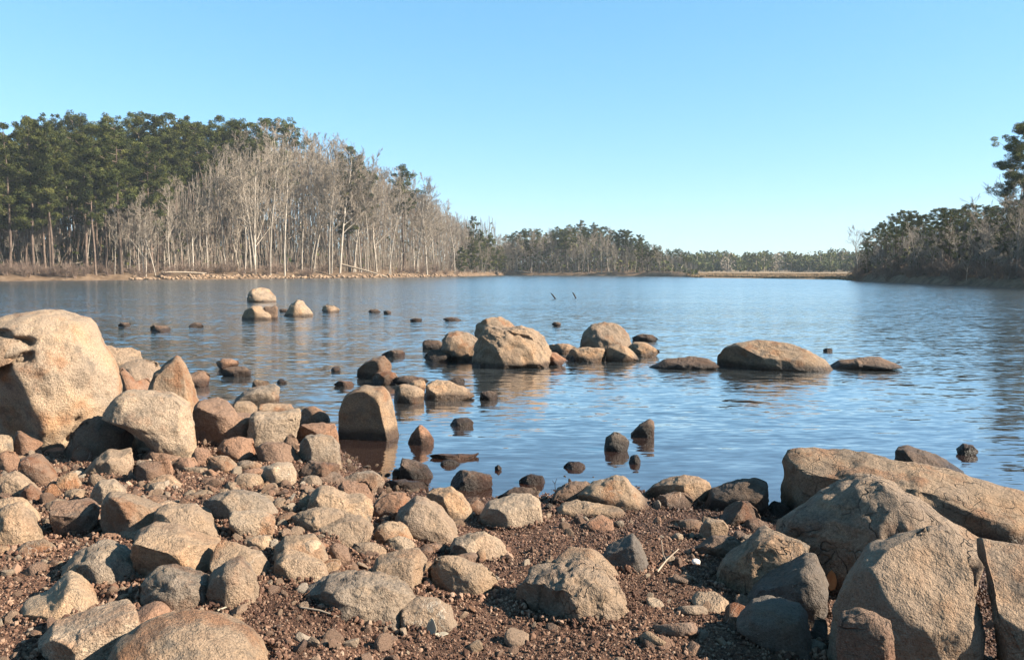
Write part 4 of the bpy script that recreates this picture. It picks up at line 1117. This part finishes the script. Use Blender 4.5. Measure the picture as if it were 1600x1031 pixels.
rock("small reddish wedge at the right foot of the big craggy water boulder", "red", "846,566 857,550 870,552 885,563 866,573", base=572)
rx("low flat rock between the two great water boulders", "warmgrey", 854, 902, 537, 554)
rock("smooth domed boulder resting on a split slab in the water", "warmgrey", "901,548 904,540 912,522 925,508 945,503 965,508 982,522 990,545 950,552", base=552, p=0.85, F=[(-.6, -.7, -.3, .75), (.3, -.6, .74, .8)])
rock("left half of the split slab under the domed water boulder", "tan", "883,560 893,546 920,543 947,545 949,563 915,567", base=567)
rock("right half of the split slab under the domed water boulder", "tan", "947,564 949,542 965,538 985,544 1001,559 980,567", base=567)
rock("pointed brown rock right of the split slab in the water", "tan", "976,549 990,535 1010,536 1032,550 1016,560 988,558", base=559)
rx("flat dark rock behind the domed water boulder's right side", "dark", 984, 1028, 522, 534)
rx("small dark stone at the left foot of the split slab", "slate", 889, 917, 553, 566)
rock("low flat rock awash left of the whaleback boulder", "wet", "1008,573 1040,561 1075,557 1105,560 1126,572 1100,578 1040,577", base=577, p=0.85, F=[(0, -.3, .95, .7)])
rock("long whaleback boulder in the water right of centre", "tan", "1118,572 1121,556 1132,544 1150,536 1185,532 1235,537 1265,548 1290,562 1304,576 1200,580 1130,579", base=579, p=0.8, F=[(-.55, -.75, -.35, 1190, 560, .92), (.1, -.5, .86, .8)], sub=6, rough=0.6)
rock("low dark tail of rock trailing right of the whaleback boulder", "umber", "1282,575 1310,562 1340,559 1375,557 1395,566 1414,573 1340,578", base=578, p=0.85, F=[(.1, -.4, .9, .75)])
rx("tiny dark sliver of wood-dark stone behind the whaleback's tail", "dark", 1285, 1303, 544, 550)

# --- small stones strewn between the larger ones (alike: one label, one group)
STRAY = [rock("small rough stone", ["tan", "brown", "red", "warmgrey"][k % 4], [(400 + 9 * math.cos(q) * (1 + .25 * math.sin(3 * q + k)), 800 - 6.5 * math.sin(q) * (1 + .2 * math.cos(2 * q + k))) for q in np.linspace(0, 6.28, 10)[:-1]], sub=3, name="stone") for k in range(8)]
RUB = []
for k in range(7):
    gg = np.random.default_rng(800 + k)
    V, Fc = ico(3)
    nn = unit(gg.normal(0, 1, (11, 3)))
    hh_ = gg.uniform(0.55, 0.95, 11)
    rad_ = np.min(np.where(V @ nn.T > 0.05, hh_ / np.maximum(V @ nn.T, 0.05), 9), axis=1)
    RUB.append((V * np.minimum(rad_, 1.25)[:, None] * (1 + 0.05 * fbm(V * 3 + k, 3))[:, None] * [1.15, 0.95, 0.7], Fc))
for k in range(8):
    STRAY[k].data.vertices.foreach_set("co", (RUB[k % 7][0] * 0.062).astype(np.float32).ravel()) if len(STRAY[k].data.vertices) == len(RUB[0][0]) else None
    STRAY[k].data.update()
g = np.random.default_rng(21)
n_stray = 0
zones = [(0, 330, 700, 800, 62, .9), (0, 240, 800, 900, 36, .8), (300, 620, 690, 790, 54, .9), (230, 720, 790, 930, 50, .8), (690, 1120, 765, 830, 24, .8), (700, 1300, 830, 1000, 16, .6), (1020, 1290, 800, 1020, 26, .9), (0, 900, 930, 1020, 14, .6)]
for (xa, xb, ya, yb, n, sz) in zones:
    for _ in range(n):
        px, py = g.uniform(xa, xb), g.uniform(ya, yb)
        P0, d = hit(px, py)
        if P0[2] <= 0.015 or n_stray >= 282: continue
        src = STRAY[int(g.integers(0, 8))]
        o = src if n_stray < 0 else src.copy()
        link(o)
        n_stray += 1
        s = math.exp(g.normal(-0.1, 0.42)) * sz
        
        o.scale = (s * g.uniform(.8, 1.3), s * g.uniform(.8, 1.3), s * g.uniform(.8, 1.2))
        o.rotation_euler = (g.uniform(-.5, .5), g.uniform(-.5, .5), g.uniform(0, 6.28))
        o.location = (P0[0], P0[1], P0[2] + 0.004 * s)
        t_ = np.array(TONE[["tan", "brown", "red", "warmgrey", "pale", "umber", "grey"][int(g.choice(7, p=[.25, .2, .2, .12, .1, .08, .05]))]]) * g.uniform(.8, 1.1)
        o.color = (*t_, 0)
        tag(o, "small loose stone lying among the larger rocks and gravel of the near bank", "stone", "small loose stones of the near bank")
for o in STRAY: bpy.data.objects.remove(o)

# --- gravel: red-brown crumbs over the bare ground
Cr = []
for k in range(6):
    V, Fc = ico(1)
    gg = np.random.default_rng(300 + k)
    Pk = V * (1 + gg.uniform(-0.35, 0.35, (len(V), 1))) * [1.15, 0.9, 0.7]
    me = bpy.data.meshes.new("crumb")
    me.from_pydata(Pk.tolist(), [], Fc.tolist()); me.materials.append(M["crumb"])
    Cr.append(bpy.data.objects.new("crumb", me))
NG = 380000
r = g.uniform(2.9, 10.5, NG); a = g.uniform(-0.66, 0.66, NG)
X, Y = r * np.sin(a), r * np.cos(a)
ks = shore_z(X, Y, r, a)
m_ = ks > -0.01
dens = 0.5 + 0.5 * fbm(np.stack([X * 1.6, Y * 1.6, X * 0], -1), 3)
m_ &= g.random(NG) < 0.35 + 1.1 * dens
X, Y, ks, r = X[m_], Y[m_], ks[m_], r[m_]
sz = np.exp(g.normal(math.log(0.0041), 0.50, len(X))) * (0.75 + 0.055 * r)
def scatter(name, label, pts, sizes, kinds):
    coll = bpy.data.collections.new(name + "_kinds")
    for o in kinds: coll.objects.link(o)
    me = bpy.data.meshes.new(name)
    me.from_pydata(pts.tolist(), [], [])
    at = me.attributes.new("sz", 'FLOAT', 'POINT'); at.data.foreach_set("value", np.asarray(sizes, dtype=np.float32))
    ob = tag(link(bpy.data.objects.new(name, me)), label, kind="stuff")
    ng = bpy.data.node_groups.new("scatter_" + name, 'GeometryNodeTree')
    ng.interface.new_socket("Geometry", in_out='INPUT', socket_type='NodeSocketGeometry')
    ng.interface.new_socket("Geometry", in_out='OUTPUT', socket_type='NodeSocketGeometry')
    N, K = ng.nodes, ng.links
    gi, go = N.new("NodeGroupInput"), N.new("NodeGroupOutput")
    ci = N.new("GeometryNodeCollectionInfo"); ci.inputs[0].default_value = coll; ci.inputs["Separate Children"].default_value = True; ci.inputs["Reset Children"].default_value = True
    m2p = N.new("GeometryNodeMeshToPoints")
    iop = N.new("GeometryNodeInstanceOnPoints"); iop.inputs["Pick Instance"].default_value = True
    rv = N.new("FunctionNodeRandomValue"); rv.data_type = 'FLOAT_VECTOR'; rv.inputs[0].default_value = (0, 0, 0); rv.inputs[1].default_value = (6.28, 6.28, 6.28)
    na = N.new("GeometryNodeInputNamedAttribute"); na.data_type = 'FLOAT'; na.inputs[0].default_value = "sz"
    K.new(gi.outputs[0], m2p.inputs[0]); K.new(m2p.outputs[0], iop.inputs["Points"]); K.new(ci.outputs[0], iop.inputs["Instance"])
    K.new(rv.outputs[0], iop.inputs["Rotation"]); K.new(na.outputs[0], iop.inputs["Scale"]); K.new(iop.outputs[0], go.inputs[0])
    md = ob.modifiers.new("scatter", 'NODES'); md.node_group = ng
    return ob
# grit banked up round the feet of the rocks
fx, fy, fz, fs = [], [], [], []
for (o_, ex, ey, hw_, D_, spx) in FEET:
    if spx < 22: continue
    n_ = int(40 + 2.2 * spx)
    q = g.uniform(0, 6.28, n_); rr2 = 1 + np.abs(g.normal(0, 0.10, n_)) - 0.10
    P_ = o_[None] + (np.cos(q) * rr2 * hw_)[:, None] * ex[None] + (np.sin(q) * rr2 * D_)[:, None] * ey[None]
    R_ = np.hypot(P_[:, 0], P_[:, 1])
    z_ = shore_z(P_[:, 0], P_[:, 1], R_, np.arctan2(P_[:, 0], P_[:, 1]))
    ok = (z_ > 0.0) & (R_ > 2.9)
    fx.append(P_[ok, 0]); fy.append(P_[ok, 1]); fz.append(z_[ok] + 0.02 * np.exp(-((rr2[ok] - 0.95) / 0.08) ** 2) * min(1, hw_ / 0.15)); fs.append(np.exp(g.normal(math.log(0.0075), 0.4, ok.sum())))
X = np.concatenate([X] + fx); Y = np.concatenate([Y] + fy); ks = np.concatenate([ks] + fz); sz = np.concatenate([sz] + fs)
scatter("gravel", "red-brown crumbly gravel covering the near bank", np.column_stack([X, Y, ks + sz * 0.2]), sz, Cr)
# rubble: fist-sized broken stone choking the gaps between the rocks of the left bank
t = NT("rubble_stone")
oi = t.n("ObjectInfo"); tcv = t.n("TexCoord").outputs["Object"]
cc = t.ramp(oi.outputs["Random"], [(0.0, (0.085, 0.051, 0.036)), (0.3, (0.145, 0.089, 0.061)), (0.6, (0.204, 0.136, 0.092)), (0.85, (0.238, 0.174, 0.123)), (1.0, (0.289, 0.230, 0.178))])
cc = t.mix(1.0, cc, t.ramp(t.noise(tcv, 5.0, 5, 0.7), [(0.3, 0.55), (0.5, 1.0), (0.7, 1.35)]), 'MULTIPLY')
gz = t.n("NewGeometry").outputs["Position"]
wz = t.ramp(t.math('MULTIPLY', t.n("SeparateXYZ", Vector=gz).outputs[2], 4.0, clamp=True), [(0.0, 1.0), (0.2, 1.0), (0.55, 0.0)])
cc = t.mix(t.math('MULTIPLY', wz, 0.75), cc, t.mix(1.0, cc, (0.25, 0.2, 0.17), 'MULTIPLY'))
pb = t.n("BsdfPrincipled", Base__Color=cc, Roughness=0.88, Normal=t.n("Bump", Strength=0.6, Distance=0.15, Height=t.noise(tcv, 9.0, 5, 0.7)).outputs[0])
pb.inputs["Specular IOR Level"].default_value = 0.25
M["rubble"] = t.done(pb.outputs[0])
kinds = []
for k in range(7):
    me = bpy.data.meshes.new("broken_stone"); me.from_pydata(RUB[k][0].tolist(), [], RUB[k][1].tolist()); me.materials.append(M["rubble"])
    kinds.append(bpy.data.objects.new("broken_stone", me))
g = np.random.default_rng(77)
NR = 9000
r = g.uniform(3.2, 11.5, NR); a = g.uniform(-0.62, 0.62, NR)
X, Y = r * np.sin(a), r * np.cos(a)
apx = az_px(X, Y); zz_ = shore_z(X, Y, r, a)
clump = fbm(np.stack([X * 1.1, Y * 1.1, X * 0 + 8], -1), 3)
want = np.where(apx < 640, 0.30 + 0.55 * smooth(4.2, 6.0, r), 0.015 + 0.05 * smooth(5.2, 6.2, r)) + np.where(apx < 640, 0.7, 0.25) * clump
want = want + 0.25 * smooth(0.10, 0.03, zz_)
m_ = (zz_ > -0.05) & (g.random(NR) < want)
X, Y, zz_ = X[m_], Y[m_], zz_[m_]
sz = np.clip(np.exp(g.normal(math.log(0.021), 0.45, len(X))), 0.008, 0.06)
scatter("rubble", "broken stones filling the gaps between the rocks of the near bank", np.column_stack([X, Y, zz_ + sz * 0.15]), sz, kinds)
# ------------------------------------------------------------------ small details
M["wood"] = simple("weathered_wood", [(0.3, (0.16, 0.12, 0.09)), (0.7, (0.30, 0.24, 0.18))], 4.0)
M["darkwood"] = simple("wet_dark_wood", [(0.3, (0.02, 0.016, 0.013)), (0.7, (0.05, 0.04, 0.032))], 4.0)
M["leaf"] = simple("fallen_leaf", [(0.3, (0.30, 0.09, 0.03)), (0.7, (0.48, 0.17, 0.06))], 12.0, trans=0.2)
M["pale_leaf"] = simple("bleached_leaf", [(0.3, (0.26, 0.21, 0.15)), (0.7, (0.42, 0.36, 0.28))], 14.0, trans=0.2)
M["shell"] = simple("white_stone", [(0.3, (0.45, 0.42, 0.38)), (0.7, (0.55, 0.52, 0.48))], 20.0)
M["cream"] = simple("cream_siding", [(0.3, (0.62, 0.50, 0.30)), (0.7, (0.72, 0.60, 0.38))], 1.0)
M["roofing"] = simple("brown_roofing", [(0.3, (0.10, 0.07, 0.055)), (0.7, (0.16, 0.12, 0.10))], 2.0)
M["glass"] = simple("dark_window", [(0.3, (0.02, 0.02, 0.025)), (0.7, (0.03, 0.03, 0.035))], 1.0, rough=0.1)

def stick(name, label, cat, pts, rad, mat, group=None, sides=6, twigs=()):
    s = Soup(); s.tube(pts, rad, sides)
    for tp, tr in twigs: s.tube(tp, tr, 4)
    return tag(s.mesh(name, [M[mat]], smooth=True), label, cat, group)
def gp(px, py, up=0.0):
    P, d = hit(px, py)
    return P + np.array([0, 0, up])
# two leaning stakes far out in the lake
for (x0, y0, x1, y1, lb) in ((868, 467, 861, 458, "dark stake leaning out of the far water, left of a pair"), (900, 466, 895, 457, "dark stake leaning out of the far water, right of a pair")):
    b, d = hit(x0, y0)
    sc_ = d / F
    top = b + np.array([(x1 - x0) * sc_, 0.1, (y0 - y1) * sc_])
    stick("stake", lb, "stake", [b - [0, 0, 0.6], b, (b + top) / 2 + [0.01, 0, 0], top], [0.055, 0.055, 0.05, 0.035], "darkwood", "stakes in the far water")
# fallen trunk on the left shore and pale drift logs
def far_log(label, x0, y0, t0, x1, y1, t1, r0, r1, mat="wood", cat="log", name="fallen_log"):
    out = []
    for px, py, t_ in ((x0, y0, t0), (x1, y1, t1)):
        d = R_at(px) + t_
        th = math.atan((px - 800) / F / cp)
        out.append(np.array([d * math.sin(th), d * math.cos(th), CAM_H + d * math.cos(th) * (HORIZON - py) / F]))
    a_, b_ = out
    n = (b_ - a_)
    pts = [a_ + n * q + np.array([0, 0, 0.12 * math.sin(3.1 * q)]) for q in np.linspace(0, 1, 5)]
    stick(name, label, cat, pts, np.linspace(r0, r1, 5), mat, sides=8, twigs=[([pts[1], pts[1] + [0.6, -0.4, 0.8]], [r0 * .3, .03])])
far_log("long pale fallen trunk sloping down the bank to the water on the left shore", 534, 413, 7, 606, 433, -1.5, 0.26, 0.16)
far_log("thin dark fallen branch on the stone bank left of the long fallen trunk", 495, 425, 3, 522, 432, -0.5, 0.14, 0.07, "darkwood", "branch", "fallen_branch")
far_log("pale drift log lying by the water below the evergreen stand", 255, 425.5, 2, 325, 427, 2, 0.2, 0.12)
far_log("pale drift log on the shore straight across the lake", 806, 424.5, 3, 828, 426.5, 1, 0.3, 0.2)
# heap of driftwood by the cedars
hp = tag(empty("driftwood_heap"), "dark heap of driftwood at the water's edge below the cedars", "driftwood")
d = R_at(776) + 1.0; th = math.atan((776 - 800) / F / cp)
hp.location = (d * math.sin(th), d * math.cos(th), 0.2)
gg = np.random.default_rng(4)
for k in range(16):
    s = Soup(); a_ = gg.uniform(0, 6.28); L_ = gg.uniform(1.2, 3.0); z = gg.uniform(0.1, 1.1)
    c_ = np.array([gg.normal(0, .7), gg.normal(0, .5), z]); dd = np.array([math.cos(a_), math.sin(a_) * .5, gg.uniform(-.3, .3)])
    s.tube([c_ - dd * L_ / 2, c_, c_ + dd * L_ / 2], [.12, .13, .06], 5)
    s.mesh("branch", [M["darkwood"] if k % 3 else M["wood"]], hp)
# riprap along the left shore
RIP = []
for k in range(4):
    V, Fc = ico(2); gg = np.random.default_rng(600 + k)
    Pk = V * (1 + 0.5 * fbm(V * 1.4 + k * 7, 3))[:, None] * [0.55, 0.42, 0.34]
    o = mesh_obj("riprap_stone", Pk, Fc, [M["rock"]]); RIP.append(o)
gg = np.random.default_rng(9)
for k in range(240):
    px = 205 + 520 * ((k + gg.random()) / 240)
    t_ = gg.uniform(-0.6, 1.8)
    d = R_at(px) + t_
    th = math.atan((px - 800) / F / cp); X, Y = d * math.sin(th), d * math.cos(th)
    o = RIP[k % 4] if k < 4 else RIP[k % 4].copy()
    if k >= 4: link(o)
    s = gg.uniform(0.35, 1.0)
    o.scale = (s, s, s); o.rotation_euler = (gg.uniform(-.6, .6), gg.uniform(-.6, .6), gg.uniform(0, 6.28))
    o.location = (X, Y, max(float(ground_z(X, Y)), 0) + 0.15 * s)
    o.color = (*(np.array(TONE["tan"]) * gg.uniform(.7, 1.15)), 0)
    tag(o, "pale riprap stone in the band of stones edging the left far shore", "stone", "riprap stones edging the left far shore")
# a house half hidden in the pines
hs = tag(empty("house"), "small cream house half hidden among the pine trunks on the left shore", "house")
d = R_at(168) + 58; th = math.atan((168 - 800) / F / cp)
X, Y = d * math.sin(th), d * math.cos(th)
hs.location = (X, Y, float(ground_z(X, Y))); hs.rotation_euler = (0, 0, -th + 0.3)
def box(name, x0, x1, y0, y1, z0, z1, mat, parent):
    vs = [(x, y, z) for z in (z0, z1) for y in (y0, y1) for x in (x0, x1)]
    return mesh_obj(name, vs, [(0, 2, 3, 1), (4, 5, 7, 6), (0, 1, 5, 4), (2, 6, 7, 3), (0, 4, 6, 2), (1, 3, 7, 5)], [M[mat]], parent)
box("wall", -3.5, 3.5, 0, 6, -1, 3.2, "cream", hs)
mesh_obj("roof", [(-3.9, -.5, 3.2), (3.9, -.5, 3.2), (3.9, 6.5, 3.2), (-3.9, 6.5, 3.2), (-3.9, 3, 5.2), (3.9, 3, 5.2)], [(0, 1, 5, 4), (2, 3, 4, 5), (0, 4, 3), (1, 2, 5), (0, 3, 2, 1)], [M["roofing"]], hs)
for x in (-2.2, 0.2, 2.0): box("window", x - .5, x + .5, -.06, .05, 1.0, 2.2, "glass", hs)
# litter on the near gravel
a0, a1 = gp(1027, 897, .012), gp(1060, 870, .05)
stick("twig", "pale forked twig lying on the gravel beside the dark pointed stone", "twig", [a0, (a0 * .6 + a1 * .4) + [0, 0, .012], a1], [.006, .005, .003], "wood",
      twigs=[([a0 * .6 + a1 * .4 + [0, 0, .012], gp(1036, 882, .06), gp(1033, 866, .09)], [.004, .003, .002])])
stick("twig", "thin pale twig lying before the long rough grey boulder", "twig", [gp(470, 954, .01), gp(500, 960, .02), gp(530, 969, .012)], [.005, .005, .003], "wood")
stick("twig", "short white twig beside the rough dark grey stone in the left foreground", "twig", [gp(340, 958, .012), gp(355, 955, .016)], [.005, .004], "pale_leaf")
stick("twig", "small dead sprig standing at the shoreline by the low brown stone", "twig", [gp(868, 766, -.02), gp(867, 766, .06), gp(870, 766, .11)], [.004, .003, .002], "darkwood", twigs=[([gp(867, 766, .06), gp(863, 766, .09)], [.003, .002])])
def leaf(label, px, py, size, tilt, rz, mat, up=0.02):
    P = gp(px, py, up)
    n, m = 9, 7
    u = np.linspace(-1, 1, n); w = np.sqrt(np.maximum(0, 1 - np.abs(u) ** 1.6)) * (1 - 0.25 * u) * 0.55
    vs = [(uu, ww * s_, 0.22 * s_ * s_ * ww + 0.10 * math.sin(3 * uu) + 0.12 * uu * uu) for uu, ww in zip(u, w + 0.01) for s_ in np.linspace(-1, 1, m)]
    fs = [(i * m + j, i * m + j + 1, (i + 1) * m + j + 1, (i + 1) * m + j) for i in range(n - 1) for j in range(m - 1)]
    o = mesh_obj("fallen_leaf", np.array(vs) * size, fs, [M[mat]], smooth=True)
    o.location = P; o.rotation_euler = (tilt[0], tilt[1], rz)
    sm = o.modifiers.new("thickness", 'SOLIDIFY'); sm.thickness = 0.002
    return tag(o, label, "leaf")
leaf("pale bleached leaf standing upright on the gravel below the small flat-fronted stone", 675, 992, .045, (0, -1.35, 0.2), 1.3, "pale_leaf", .04)
leaf("flat bleached leaf fragment lying beside the upright pale leaf", 690, 996, .035, (.1, .1, 0), .3, "pale_leaf", .012)
leaf("orange dead leaf caught in the gap below the great domed boulder", 1297, 935, .06, (.5, -.9, 0), 1.2, "leaf", .10)
leaf("big rust-coloured leaf behind the small upright block at the bottom right", 1402, 1020, .09, (.5, -.6, 0), .4, "leaf", .09)
leaf("second rust-coloured leaf lying flat right of the small upright block", 1425, 1030, .07, (.2, -.2, 0), 2.0, "leaf", .05)
rock("orange stone set on the gravel near the shoreline", "red", "1019,819 1021,811 1027,807 1033,810 1034,820 1027,822", base=822)
o_ = rock("little round grey pebble below the flat brown half-buried stone", "pale", "1051,842 1053,835 1060,833 1067,836 1068,842 1060,844", base=844)
w_ = rock("white pebble in front of the earth-coated mound", "pale", "1079,880 1082,874 1090,873 1095,877 1094,882 1085,883", base=883); w_.data.materials[0] = M["shell"]

for o in LOWPINES + OAKS:
    for c_ in list(o.children): bpy.data.objects.remove(c_)
    bpy.data.objects.remove(o)
for o in sc.objects:
    if "h" in o: del o["h"]
